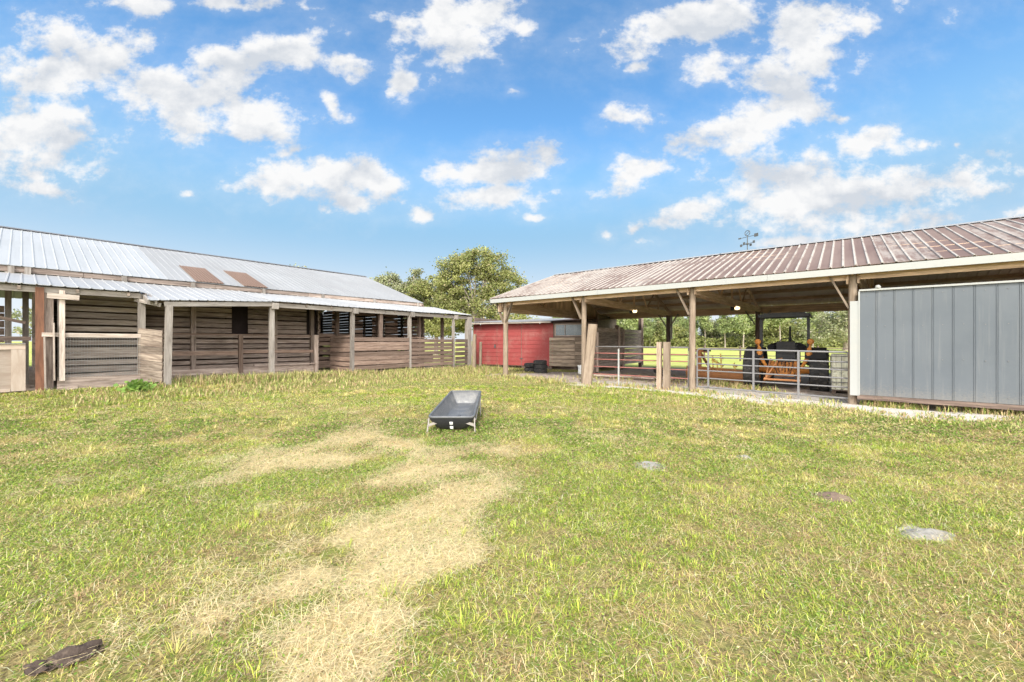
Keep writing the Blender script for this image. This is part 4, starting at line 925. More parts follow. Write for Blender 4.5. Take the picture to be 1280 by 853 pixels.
def tyres():
    proto = None
    for k, (x, y, z, lab) in enumerate(((.92, 19.7, .0, 'lower tyre of the shorter stack, left, before the red shed'), (.92, 19.72, .23, 'upper tyre of the shorter stack, left, before the red shed'),
                              (1.35, 18.9, 0, 'bottom tyre of the taller stack before the red shed'), (1.37, 18.9, .2, 'middle tyre of the taller stack before the red shed'), (1.34, 18.92, .4, 'top tyre of the taller stack before the red shed'))):
        if proto is None:
            b = MB(); r, w = .31, .2
            b.lathe((0, 0, w/2), [(r*.58, -w*.35), (r*.62, -w*.47), (r*.85, -w*.5), (r*.96, -w*.4), (r, -w*.2), (r, w*.2), (r*.96, w*.4), (r*.85, w*.5), (r*.62, w*.47), (r*.58, w*.35), (r*.78, w*.3), (r*.85, 0), (r*.78, -w*.3), (r*.58, -w*.35)], n=28)
            for i in range(28):
                a = 2*math.pi*i/28; b.obox((r*math.cos(a), r*math.sin(a), w/2), ((math.cos(a), math.sin(a), 0), (-math.sin(a), math.cos(a), 0), (0, 0, 1)), (.008, .024, w*.34), 1)
            proto = solo(b, 'tyre_casing', M['tyre'], lab, 'tyre', (0, 0, 0), WF, 'old tyres stacked before the red shed'); o = proto
        else: o = proto.copy(); COL.objects.link(o); o['label'] = lab
        o.location = (x, y, z+float(gz(x, y))-.01+.0*k); o.rotation_euler = (0, 0, k*.9)
tyres()
def pail():
    x, y = 3.14, 18.1; z = float(gz(x, y)); t = thing('plastic_pail', 'white plastic pail on the dirt by the slatted end of the red shed', 'pail', (x, y, z))
    b = MB(); b.lathe((x, y, z), [(0, 0), (.125, 0), (.13, .02), (.15, .34), (.16, .34), (.16, .38), (.15, .385), (.14, .38), (.12, .03), (0, .03)], n=20); b.build('body', M['bucket'], t)
    b = MB(); b.tube([(x-.155, y, z+.34), (x-.16, y-.12, z+.25), (x, y-.19, z+.2), (x+.16, y-.12, z+.25), (x+.155, y, z+.34)], .004, 5); b.build('handle', M['iron'], t)
pail()
def stub(x, y, h, w, lab):
    b = MB(); z = float(gz(x, y)); b.tube([(x, y, z-.1), (x+.01, y, z+h*.6), (x+.02, y, z+h)], [w*.55, w*.5, w*.48], 8); solo(b, 'fence_post', M['post_tan'], lab, 'post', (x, y, z), WF, 'stub posts by the red shed', True)
stub(-1.93, 20.3, 1.85, .20, 'taller pale stub post between old barn corner and red shed'); stub(-1.66, 20.9, 1.45, .15, 'shorter pale stub post just left of the red siding')

# ================================================================== FEED TROUGH on the grass
def trough():
    y0, y1 = 6.42, 8.45; xc = lambda y: -.985+(y-6.42)*.005; z0 = float(gz(-.95, 6.8))
    t = thing('feed_trough', 'dark grey plastic trough on bent pale metal legs alone in the grass', 'trough', (-.96, 6.6, z0))
    def zr(y): return z0+.265+(y-y0)/(y1-y0)*.165
    def hw(y): return .375-(y-y0)/(y1-y0)*.055
    def ring(k, inset, zfun, n=5):
        """rounded-rectangle outline, k = shrink towards floor"""
        pts = []
        ya, yb = y0+inset*1.0, y1-inset*.5
        wA, wB = hw(y0)-inset, hw(y1)-inset*.8
        r = .09
        for (cx, cy, a0, sx, yy) in ((1, 1, 0, wB, yb), (-1, 1, 90, wB, yb), (-1, -1, 180, wA, ya), (1, -1, 270, wA, ya)):
            rr = r if cy < 0 else .04
            for i in range(n+1):
                a = R(a0+90*i/n); pts.append((cx*(sx-rr)+rr*math.cos(a), yy-cy*rr+rr*math.sin(a)))
        return [(xc(y)+x, y, zfun(y)) for x, y in pts]
    fl = lambda y: z0+.075+(y-y0)/(y1-y0)*.10
    def skin(rings, flip=False):
        b = MB(); n = len(rings[0])
        P = [r+[r[0]] for r in rings]; b.grid(P, None, 1.0, flip); return b
    i0 = ring(0, .03, lambda y: zr(y)-.002); i1 = ring(0, .055, lambda y: zr(y)-.05); i2 = ring(0, .13, lambda y: fl(y)+.03); i3 = ring(0, .17, fl); ic = [(xc(7.4), 7.4, fl(7.4))]*len(i3)
    b = skin([i0, i1, i2, i3, ic]); b.build('basin', M['tub_in'], t, smooth=True)
    o0 = ring(0, .0, lambda y: zr(y)-.006); o1 = ring(0, .02, lambda y: zr(y)-.06); o2 = ring(0, .10, lambda y: fl(y)+.0); o3 = ring(0, .16, lambda y: fl(y)-.045); oc = [(xc(7.4), 7.4, fl(7.4)-.045)]*len(o3)
    b = skin([o0, o1, o2, o3, oc], True); b.build('shell', M['tub_dark'], t, smooth=True)
    b = MB(); pts = ring(0, .012, zr); b.tube(pts+[pts[0]], .021, 8, cap=False); b.build('rim', M['tub_in'], t, smooth=True)
    b = MB()
    for x in (-.1, .1): pass
    b.tube([(xc(7)-.0, 7.25, fl(7.25)+.004), (xc(7)+.05, 7.27, fl(7.25)+.004)], .02, 8); b.build('drain_plug', M['tub_dark'], t)
    for sg in (-1, 1):
        for ya, yb in ((y0+.10, y0+.0), (y1-.25, y1-.45)):
            b = MB(); w = hw(ya)+.005; b.tube([(xc(ya)+sg*(w-.01), ya, zr(ya)-.02), (xc(ya)+sg*w, (ya+yb)/2, zr(ya)*.5), (xc(yb)+sg*(w+.012), yb, z0-.02)], .012, 8); b.build('leg', M['leg_metal'], t, smooth=True)
        b = MB(); b.tube([(xc(y0)+sg*(hw(y0)+.012), y0+.08, zr(y0)-.055), (xc(y1)+sg*(hw(y1)+.012), y1-.2, zr(y1)-.055)], .012, 8); b.build('side_rail', M['leg_metal'], t, smooth=True)
        b = MB(); b.obox((xc(y0)+sg*.31, y0+.06, z0+.15), ((1, 0, -.35*sg), (0, 1, 0), (.35*sg, 0, 1)), (.07, .008, .02)); b.build('bracket', M['leg_metal'], t)
    for zz in (.165, .085):
        b = MB(); b.obox((xc(y0)+.0, y0+.026+(.165-zz)*.65, z0+zz), ((1, 0, 0), (0, .85, .5), (0, -.5, .85)), (.026, .004, .026)); b.build('sticker', M['sticker'], t)
trough()

# ================================================================== GROUND DETAILS
def mound(px, py, rx, ry, m, lab, name, cat, hgt):
    cx, cy = gp(px, py); y0 = gp(px, py-ry)[1]; y1 = gp(px, py+ry)[1]; sx = rx/F*cy*.9; sy = max((y0-y1)/2*.8, .08); cy = (y0+y1)/2
    b = MB(); n = 26; mm = 10; P = []
    sd_ = int(px)
    for j in range(mm+1):
        row = []
        for i in range(n+1):
            a = 2*math.pi*(i % n)/n; q = j/mm; e = 1+.35*(float(vnoise(math.cos(a)*1.6+5, math.sin(a)*1.6+sd_, 5))-.5)*2
            x = cx+sx*q*e*math.cos(a); y = cy+sy*q*e*math.sin(a)
            h = hgt*(1-q*q)*(.5+float(fbm(x*16, y*16, sd_, 3))*1.0)-.012*q
            row.append((x, y, float(gz(x, y))+h+.012))
        P.append(row)
    b.grid(P); solo(b, name, m, lab, cat, (cx, cy, float(gz(cx, cy))), WF, None)
mound(812, 583, 19, 6, M['sandm'], 'small white sand mound in the grass to the right of the grey trough', 'sand_mound', 'sand mound', .035)
mound(930, 573, 9, 3, M['sandm'], 'tiny far pale sand mound in front of the tube gate', 'sand_mound', 'sand mound', .025)
mound(1158, 669, 34, 9, M['sandm'], 'largest and nearest pale sand mound, at the right of the lawn', 'sand_mound', 'sand mound', .03)
mound(1042, 624, 22, 7, M['dirtm'], 'flat reddish brown dirt mound among the pale sand mounds', 'dirt_mound', 'dirt mound', .045)
def crumpled(px, py, L, W, ang, n, lab, sd_):
    cx, cy = gp(px, py); rr = random.Random(sd_); b = MB(); z0 = float(gz(cx, cy))
    for k in range(n):
        a = ang+rr.uniform(-.16, .16); l = L*rr.uniform(.75, 1.0); w = W*rr.uniform(.6, .9); ox = rr.uniform(-.1, .1)*L; oy = rr.uniform(-.3, .3)*W; P = []
        e = Vector((math.cos(a), math.sin(a), 0)); q = Vector((-e.y, e.x, 0)); lift = .016+.012*k
        for i in range(15):
            u = i/14-.5; row = []
            for j in range(9):
                v = j/8-.5; taper = max(.02, 1-(2*abs(u))**2)**.8
                p = Vector((cx+ox, cy+oy, 0))+e*(u*l)+q*(v*w*taper)
                row.append((p.x, p.y, z0+lift+W*.22*math.cos(v*4)*taper+W*.07*math.sin(u*11+j*.8+k*2)+rr.uniform(-.002, .002)))
            P.append(row)
        b.grid(P)
    solo(b, 'dry_leaf_clump', M['rag'], lab, 'leaf clump', (cx, cy, z0), WF, 'dark dry clumps in the near grass')
crumpled(97, 829, .19, .10, .66, 4, 'larger crumpled dark brown dry clump lying in the near grass', 3)
crumpled(45, 847, .12, .05, .3, 3, 'smaller dark brown dry scrap just left of the larger clump', 5)

# ---- leafy plants
def leaf_mesh(name, centers, normals_jit, size, cols, m, parent=None, org=(0, 0, 0), aspect=1.0, seed=1):
    """many leaf-sized quads; centers Nx3"""
    rs = np.random.RandomState(seed); n = len(centers)
    a = rs.normal(size=(n, 3)); a[:, 2] *= .7; a /= np.linalg.norm(a, axis=1)[:, None]
    c = rs.normal(size=(n, 3)); c -= a*(a*c).sum(1)[:, None]; c /= np.linalg.norm(c, axis=1)[:, None]
    s = (size*rs.uniform(.6, 1.35, n))[:, None] if np.isscalar(size) else size[:, None]
    p = np.stack([centers-a*s*.5, centers+c*s*.32*aspect, centers+a*s*.5, centers-c*s*.32*aspect], 1)-np.array(org)
    me = bpy.data.meshes.new(name); me.vertices.add(n*4); me.vertices.foreach_set('co', p.ravel())
    me.loops.add(n*4); me.loops.foreach_set('vertex_index', np.arange(n*4, dtype=np.int32)); me.polygons.add(n); me.polygons.foreach_set('loop_start', np.arange(0, n*4, 4, dtype=np.int32)); me.update(calc_edges=True)
    A = me.attributes.new('leafcol', 'FLOAT_COLOR', 'FACE'); A.data.foreach_set('color', np.concatenate([cols, np.ones((n, 2))], 1).ravel()) if cols.shape[1] == 2 else None
    me.materials.append(m); o = bpy.data.objects.new(name, me); COL.objects.link(o)
    if parent: o.parent = parent
    return o
def crown_points(lobes, n, seed, clumps=26, cr=.30):
    """lobes: (x,y,z,rx,ry,rz); leaf clumps on and in each lobe"""
    rs = np.random.RandomState(seed); pts = []; cl = []
    vol = np.array([l[3]*l[4]*l[5] for l in lobes])**.67; per = (n*vol/vol.sum()).astype(int)
    for l, k in zip(lobes, per):
        nc = max(6, int(clumps*l[3]/2)); d = rs.normal(size=(nc, 3)); d /= np.linalg.norm(d, axis=1)[:, None]; rad = rs.uniform(.35, 1.0, nc)[:, None]**.6
        cc = d*rad*np.array(l[3:6])+np.array(l[:3]); tone = rs.uniform(0, 1, nc)
        idx = rs.randint(0, nc, k); sg = cr*(.6+.8*rs.rand(nc))[idx][:, None]
        q = rs.normal(size=(k, 3)); q[:, 2] *= .6
        pts.append(cc[idx]+q*sg); cl.append(np.stack([np.clip(tone[idx]*.75+rs.uniform(-.1, .35, k), 0, 1), rs.uniform(0, 1, k)], 1))
    return np.concatenate(pts), np.concatenate(cl)
def limbs(mb, base, h, r, tips, seed):
    rr = random.Random(seed); base = Vector(base)
    fork = base+Vector((rr.uniform(-.2, .2), rr.uniform(-.2, .2), h)); mid = base.lerp(fork, .5)+Vector((rr.uniform(-.1, .1), 0, 0))
    mb.tube([base-Vector((0, 0, .2)), base+Vector((0, 0, h*.1)), mid, fork], [r*1.35, r, r*.85, r*.7], 9)
    for tp in tips:
        tp = Vector(tp); st = base.lerp(fork, rr.uniform(.75, 1)); m1 = st.lerp(tp, .5)+Vector((rr.uniform(-.3, .3), rr.uniform(-.3, .3), rr.uniform(-.1, .4)))
        mb.tube([st, m1, tp], [r*.5, r*.32, r*.1], 6)
        for k in range(2):
            t2 = m1.lerp(tp, .6)+Vector((rr.uniform(-1, 1), rr.uniform(-1, 1), rr.uniform(.2, 1)))*((tp-st).length*.25); mb.tube([m1, t2], [r*.2, r*.06], 5)
def tree(name, label, base, h, lobes, n, leaf, m, group=None, trunk_r=.25, fork=.45, seed=1, cat='tree', clumps=26, cr=.30):
    """lobes relative to base, metres"""
    z = float(gz(base[0], base[1])); t = thing(name, label, cat, (base[0], base[1], z), WF, group)
    b = MB(); limbs(b, (0, 0, 0), h*fork, trunk_r, [(l[0], l[1], l[2]+l[5]*.2) for l in lobes], seed)
    o = b.build('trunk', M['bark'], None, (0, 0, 0), True); o.parent = t
    p, c = crown_points(lobes, n, seed, clumps, cr); leaf_mesh('crown', p, None, leaf, c, m, t, seed=seed)
    return t
def weed():
    for (px, py, h, lab, sd_, n) in ((170, 482, .30, 'bright green leafy weed at the foot of the rough slab panel', 5, 150),):
        x, y = -9.75, 10.35; z = float(gz(x, y)); t = thing('leafy_weed', lab, 'weed', (x, y, z))
        rs = np.random.RandomState(sd_); q = rs.normal(size=(n, 3))*np.array([.17, .13, .08])+np.array([0, 0, h*.5]); q[:, 2] = np.clip(q[:, 2], .04, h)
        leaf_mesh('leaves', q, None, .10, np.stack([rs.rand(n), rs.rand(n)*.8], 1), M['leaf_weed'], t, aspect=1.5, seed=sd_)
        b = MB()
        for k in range(7): b.tube([(0, 0, -.02), (rs.uniform(-.1, .1), rs.uniform(-.1, .1), h*.5), (rs.uniform(-.22, .22), rs.uniform(-.2, .2), h*.85)], [.008, .006, .003], 5)
        o = b.build('stem', M['leaf_weed'], None, (0, 0, 0)); o.parent = t
weed()
# ---- trees beyond the buildings
def back_trees():
    G = 'tall trees behind the red shed'
    # big round oak with a pale trunk
    tree('oak_tree', 'largest broad oak with pale trunk and open crown above the red shed', (-3.9, 41), 11.2,
         [(.2, 0, 9.4, 2.3, 2.2, 1.6), (-1.0, .5, 8.9, 1.5, 1.5, 1.5), (1.9, -.3, 8.9, 2.0, 1.8, 1.5), (3.4, .2, 7.5, 1.7, 1.8, 1.3), (4.3, .2, 6.3, 1.3, 1.5, .9), (-2.3, 0, 7.2, 1.6, 1.6, 1.2), (1.4, .4, 6.9, 1.7, 1.6, 1.0), (-3.0, .4, 5.3, 1.9, 1.8, 1.3), (-1.4, -.6, 4.3, 1.7, 1.6, 1.2), (2.6, .3, 4.5, 1.3, 1.4, 1.0), (4.2, .3, 3.9, 1.4, 1.4, .9), (-2.4, .2, 9.0, 1.3, 1.3, 1.1), (.2, .5, 5.6, 2.2, 1.8, 1.3), (-3.6, .2, 3.4, 1.8, 1.6, 1.2), (1.0, .6, 3.6, 2.0, 1.6, 1.1)], 44000, .20, M['leaf_oak'], G, .26, .45, 11, clumps=30, cr=.36)
    tree('oak_tree', 'dense dark oak filling the gap between old barn roof and the largest oak', (-8.2, 43), 9,
         [(0, 0, 7.2, 2.0, 1.8, 1.5), (-1.6, .4, 6.3, 1.8, 1.6, 1.4), (1.8, 0, 6.4, 2.0, 1.7, 1.5), (.3, .3, 4.8, 2.6, 2, 1.6), (2.4, .2, 4.2, 2.0, 1.8, 1.5), (-1.8, 0, 4.3, 2.0, 1.8, 1.4), (.5, 0, 2.9, 2.6, 1.8, 1.1)], 28000, .21, M['leaf_oak'], G, .24, .4, 12, clumps=26, cr=.34)
    tree('oak_tree', 'slimmer grey-green tree with pointed top left of the dense dark oak', (-11.6, 46), 10,
         [(.3, 0, 8.8, .8, .8, 1.3), (-.6, .2, 7.2, 1.3, 1.2, 1.2), (1.2, 0, 7.3, 1.3, 1.2, 1.3), (0, 0, 5.6, 2.0, 1.6, 1.3), (1.6, 0, 4.8, 1.5, 1.5, 1.2)], 12000, .24, M['leaf_live'], G, .16, .4, 13, cr=.32)
    tree('oak_tree', 'sparse leftmost tree of the clump, its top just over the old barn ridge end', (-14.6, 46), 9.8,
         [(0, 0, 8.5, 1.0, .9, 1.0), (-1.2, .2, 8.4, .9, .8, .7), (1.3, 0, 7.7, 1.3, 1.2, 1.2), (.1, 0, 6.5, 1.7, 1.5, 1.2)], 7000, .22, M['leaf_live'], G, .14, .5, 14, clumps=16, cr=.30)
    tree('oak_tree', 'lone treetop poking over the middle of the old barn ridge', (-23.2, 43), 10,
         [(0, 0, 8.9, .9, .9, .55), (.5, 0, 8.2, 1.2, 1, .8), (-.6, 0, 7.8, 1.0, 1, .8)], 2200, .2, M['leaf_live'], None, .18, .6, 15)
    tree('young_tree', 'low light green bush seen through the gap over the red shed roof', (1.1, 46), 4.4, [(0, 0, 3.6, 1.2, 1.1, .8), (.9, 0, 3.0, 1.1, 1, .8), (-1.2, 0, 3.1, 1.2, 1.0, .9)], 3000, .2, M['leaf_live'], None, .12, .4, 16)
    tree('oak_tree', 'pale distant tree seen through the open left end of the old barn', (-52, 46), 6, [(0, 0, 4, 3.5, 2.5, 2), (2.5, 0, 3.2, 2.5, 2, 1.6), (-3, 0, 3.2, 3, 2, 1.8)], 5000, .3, M['leaf_live'], None, .25, .4, 17)
back_trees()
def tree_line():
    G = 'pines along the far edge of the field'
    protos = []
    for k in range(6):
        rr = random.Random(50+k); H = 10.5+rr.uniform(-1, 1); lob = []
        zz = H*(.30+.2*rr.random())
        while zz < H-.6:
            w = (1.2+rr.uniform(-.45, .65))*(1.3-.6*(zz/H)); lob.append((rr.uniform(-.9, .9), rr.uniform(-.7, .7), zz, w, w, .75)); zz += rr.uniform(.45, .85)
        t = tree('pine_tree', 'slender pine with bare lower trunk in the far tree line beyond the field', (0, 0), H, lob, 4200, .34, M['leaf_pine'], G, .13, .80, 50+k, clumps=26, cr=.40); protos.append(t)
    P2 = []
    for k in range(4):
        rr = random.Random(80+k); lob = [(rr.uniform(-2, 2), rr.uniform(-1, 1), rr.uniform(2, 5.2), rr.uniform(1.4, 2.3), 1.6, rr.uniform(1.1, 1.7)) for _ in range(7)]+[(rr.uniform(-2.5, 2.5), 0, 1.1, 1.7, 1.4, 1.2) for _ in range(3)]
        P2.append(tree('broadleaf_tree', 'low rounded broadleaf tree filling the far tree line under the pines', (0, 0), 6, lob, 3800, .40, M['leaf_oak'] if k % 2 else M['leaf_live'], 'broadleaf trees along the far edge of the field', .16, .35, 80+k, clumps=18, cr=.42))
    rr = random.Random(4); n = 0; used = {}
    def put(pr, x, y, s_, a):
        k = pr.name; o = pr if not used.get(k) else copy_tree(pr); used[k] = True
        o.location = (x, y, float(gz(x, y))-.1); o.scale = (s_, s_, s_*rr.uniform(.92, 1.12)); o.rotation_euler = (0, 0, a)
    i = 0; x = 6
    while x < 108:
        y = 100+rr.uniform(-8, 10)-x*.08; put(protos[i % 6], x, y, rr.uniform(.66, 1.16), rr.uniform(0, 6.28)); i += 1+(rr.random() > .7); x += rr.choice((.7, 1.2, 1.9, 2.6, 3.4))
    x = 2; i = 0
    while x < 112:
        y = 104+rr.uniform(-6, 10)-x*.08; put(P2[i % 4], x, y, rr.uniform(.85, 1.25), rr.uniform(0, 6.28)); i += 1; x += rr.uniform(1.6, 3.0)
    # big live oak at the right end of the view under the roof
    tree('live_oak', 'broad grey-green oak standing nearer at the right end of the far tree line', (52, 62), 9,
         [(0, 0, 5.6, 3.2, 3, 1.9), (-2.8, 0, 4.2, 2.6, 2.4, 1.7), (2.8, 0, 5.0, 3, 2.6, 2), (-4.4, 0, 2.5, 2.2, 2, 1.4), (-1.2, -1, 2.8, 2.6, 2, 1.6), (3, -1, 2.6, 3, 2, 1.7), (5, 0, 4.5, 2.4, 2, 1.8), (1, .5, 7.0, 2.4, 2.2, 1.3)], 12000, .32, M['leaf_live'], None, .4, .35, 31, clumps=20, cr=.42)
    # undergrowth: one dark mass at the foot of the wood
    rs = np.random.RandomState(9); n = 26000; xx = rs.uniform(0, 112, n); yy = 101+rs.uniform(-5, 9, n)-xx*.08; hh = (1.2+2.2*fbm(xx*.3, yy*.3, 5, 3)); q = np.stack([xx, yy, hh*rs.rand(n)**.8], 1)
    tone = vnoise(xx*.5, yy*.5, 8); o = leaf_mesh('undergrowth', q, None, .55, np.stack([np.clip(tone*.7+rs.uniform(-.1, .3, n), 0, 1), rs.rand(n)*.9], 1), M['leaf_oak'], None, seed=3)
    meta(o, 'dense low undergrowth at the foot of the far pine trees', 'undergrowth', None, 'stuff')
tree_line()
def field_fence():
    t = thing('field_fence', 'thin dark rail fence with slim posts across the bright field', 'fence', (9, 29.5, 0))
    A = Vector((5.2, 33.0, 0)); B = Vector((24, 27.5, 0)); e = (B-A).normalized(); L = (B-A).length; z = float(gz(14, 30))
    for k in range(9):
        p = A+e*(L*k/8); b = MB(); b.beam(p+Vector((0, 0, -.2)), p+Vector((0, 0, 1.15)), .09, .09, (0, 1, 0)); b.build('post', M['darkpipe'], t)
    for z in (.42, .98):
        b = MB(); b.tube([A+Vector((0, 0, z)), A+e*L*.5+Vector((0, 0, z-.02)), B+Vector((0, 0, z))], .035, 6); b.build('rail', M['darkpipe'], t)
field_fence()

# ================================================================== GRASS
def in_building(x, y):
    d = x*math.cos(BA)+y*math.sin(BA); s = -x*math.sin(BA)+y*math.cos(BA)
    return (d < -15.35) & (s < 15)
def grass(name, label, N, ymin, ymax, seed, kind):
    rs = np.random.RandomState(seed)
    # even density over the trapezoid in front of the camera (wider than the view)
    t = rs.rand(N); y = np.sqrt(ymin**2+(ymax**2-ymin**2)*t); x = (rs.rand(N)*2-1)*(1.36*y+1.8)
    sand, dirt = bare_mask(x, y); st = straw_mask(x, y)
    bare = np.maximum(sand, dirt*.97)
    for (px, py, rx, ry, k) in SPOTS:
        cx, cy = gp(px, py); y0 = gp(px, py-ry)[1]; y1 = gp(px, py+ry)[1]; bare = np.maximum(bare, .72*np.exp(-(((x-cx)/(rx/F*cy*.95))**2+((y-(y0+y1)/2)/((y0-y1)*.5))**2)))
    d = x*math.cos(BA)+y*math.sin(BA); s = -x*math.sin(BA)+y*math.cos(BA)
    patch = fbm(x*1.1, y*1.1, 21, 4); fine = fbm(x*4, y*4, 33, 3); big = fbm(x*.28, y*.28, 77, 3)
    keep = rs.rand(N) < (1-bare)*(1-.55*st)*(.35+1.1*sst(.30, .62, fine*.6+patch*.4))
    keep &= ~in_building(x, y) | (rs.rand(N) < .04); keep &= ~((d > -10.6) & (s > 12.9) & (rs.rand(N) > .06)); keep &= y < 21.5+x*-.42
    keep &= ~((np.abs(x+.96) < .34) & (y > 6.4) & (y < 8.3) & (rs.rand(N) > .25))
    x, y, st, patch, fine, big, d, s = (a[keep] for a in (x, y, st, patch, fine, big, d, s)); n = len(x)
    r = rs.rand(n); far = np.clip(y/9, .55, 2.2)
    edge = np.maximum(sst(-14.0, -14.9, d)*(s > -6), .35*np.exp(-((s-10.6)/.6)**2)*(d > -7))     # taller growth along walls
    edge = np.maximum(edge, sst(10.5, 12.5, s)*.5*(d < -6.5))
    green = sst(.44, .56, patch*.55+fine*.2+big*.25); tanp = sst(.50, .60, fbm(x*.8+30, y*.8, 111, 4))
    # classes of blade colour: green, yellow green, tan, red brown, straw
    pg = .08+.50*green; py_ = (.34-.08*green)*(1-.5*tanp); pb = .24*(1-green)+.06+.26*tanp; pr = .15*(1-green)+.06+.26*tanp+.06*edge
    pg *= (1-.75*st); py_ *= (1-.7*st)
    tot = pg+py_+pb+pr+.10+1.1*st; u = rs.rand(n)*tot
    cls = (u > pg).astype(int)+(u > pg+py_)+(u > pg+py_+pb)+(u > pg+py_+pb+pr)
    base = np.array([(.25, .35, .04), (.53, .54, .10), (.74, .55, .25), (.54, .34, .17), (.84, .70, .42)])[cls]
    col = base*(rs.uniform(.5, 1.4, n)[:, None])+rs.uniform(-.015, .015, (n, 3)); col = np.clip(col, .01, .85)
    dead = cls >= 2
    L = np.where(dead, rs.uniform(.04, .11, n), rs.uniform(.025, .065, n))*(.75+.5*patch)*(1+.25*(far-.55))*(1+1.0*edge*rs.rand(n))
    W = np.where(dead, .0024, .0046)*rs.uniform(.7, 1.4, n)*far*1.15
    if kind == 'tall': L = rs.uniform(.16, .42, n)*(.6+.6*edge); W *= .9
    lean1 = np.where(dead, rs.uniform(.7, 1.5, n), rs.uniform(.5, 1.35, n)); lean2 = np.minimum(lean1+rs.uniform(.1, .9, n), 1.75)
    if kind == 'tall': lean1 = rs.uniform(.02, .35, n); lean2 = lean1+rs.uniform(.1, .7, n)
    phi = rs.rand(n)*2*math.pi
    if kind == 'straw': phi = rs.normal(.5, 1.1, n)+math.pi*(rs.rand(n) > .5)
    lift = np.zeros(n)
    if kind == 'straw':
        k = (rs.rand(n) < np.clip(st*1.25+.02, 0, 1)); x, y, st, far, phi, L, W, lean1, lean2, lift, col = (a[k] for a in (x, y, st, far, phi, L, W, lean1, lean2, lift, col)); n = len(x)
        L = rs.uniform(.05, .17, n); W = .0019*rs.uniform(.8, 1.6, n)*np.clip(far*1.25, .8, 3); lean1 = rs.uniform(1.25, 1.62, n); lean2 = rs.uniform(1.35, 1.75, n); lift = rs.uniform(.012, .06, n)
        col = np.array([(.84, .675, .37)])*rs.uniform(.5, 1.25, (n, 1))+rs.uniform(-.03, .03, (n, 3))
    z = gz(x, y)+lift-.004
    dx, dy = np.cos(phi), np.sin(phi); px_, py2 = -dy, dx
    B = np.stack([x, y, z], -1); Dh = np.stack([dx, dy, 0*dx], -1); Pp = np.stack([px_, py2, 0*px_], -1); Z1 = np.array([0, 0, 1.0])
    Mi = B+Dh*(L*.5*np.sin(lean1))[:, None]+Z1*(L*.5*np.cos(lean1))[:, None]
    T = Mi+Dh*(L*.5*np.sin(lean2))[:, None]+Z1*(L*.5*np.cos(lean2))[:, None]; T[:, 2] = np.maximum(T[:, 2], z+.004)
    w = W[:, None]*.5
    V = np.stack([B-Pp*w*.8, B+Pp*w*.8, Mi+Pp*w, Mi-Pp*w, T], 1).reshape(-1, 3)
    o5 = (np.arange(n)*5)[:, None]
    lv = np.concatenate([o5+np.array([[0, 1, 2, 3]]), o5+np.array([[3, 2, 4]])], 1).astype(np.int32).ravel()
    ls = np.stack([np.arange(n)*7, np.arange(n)*7+4], 1).ravel().astype(np.int32)
    me = bpy.data.meshes.new(name); me.vertices.add(n*5); me.vertices.foreach_set('co', V.astype(np.float32).ravel())
    me.loops.add(n*7); me.loops.foreach_set('vertex_index', lv); me.polygons.add(n*2); me.polygons.foreach_set('loop_start', ls); me.update(calc_edges=True)
    A = me.attributes.new('blade', 'FLOAT_COLOR', 'FACE'); A.data.foreach_set('color', np.repeat(np.concatenate([col, np.ones((n, 1))], 1), 2, 0).astype(np.float32).ravel())
    me.materials.append(M['grass']); o = bpy.data.objects.new(name, me); COL.objects.link(o); meta(o, label, 'grass', None, 'stuff')
    return n
def grassm(g):
    a = g.node('Attribute'); a.attribute_name = 'blade'; g.col(a.outputs['Color']); g.rough(.65); g.p.inputs['Specular IOR Level'].default_value = .2
    tb = g.node('BsdfTranslucent'); g.L.new(a.outputs['Color'], tb.inputs[0]); ms = g.node('MixShader'); ms.inputs[0].default_value = .2
    g.L.new(g.p.outputs[0], ms.inputs[1]); g.L.new(tb.outputs[0], ms.inputs[2]); g.L.new(ms.outputs[0], g.N['Material Output'].inputs[0])
M['grass'] = mat('grass blades', grassm)
grass('lawn_grass', 'short mixed green and tan pasture grass near the viewer', 680000, 1.2, 6.2, 1, 'lawn')
grass('lawn_grass', 'patchy yellow-green pasture grass between the barns', 480000, 6.0, 12.2, 2, 'lawn')
grass('lawn_grass', 'taller seeding pasture grass along the far buildings', 300000, 12.0, 22.5, 3, 'lawn')
grass('straw_litter', 'loose pale straw strewn over the bare patch of lawn', 1100000, 1.2, 9.5, 4, 'straw')
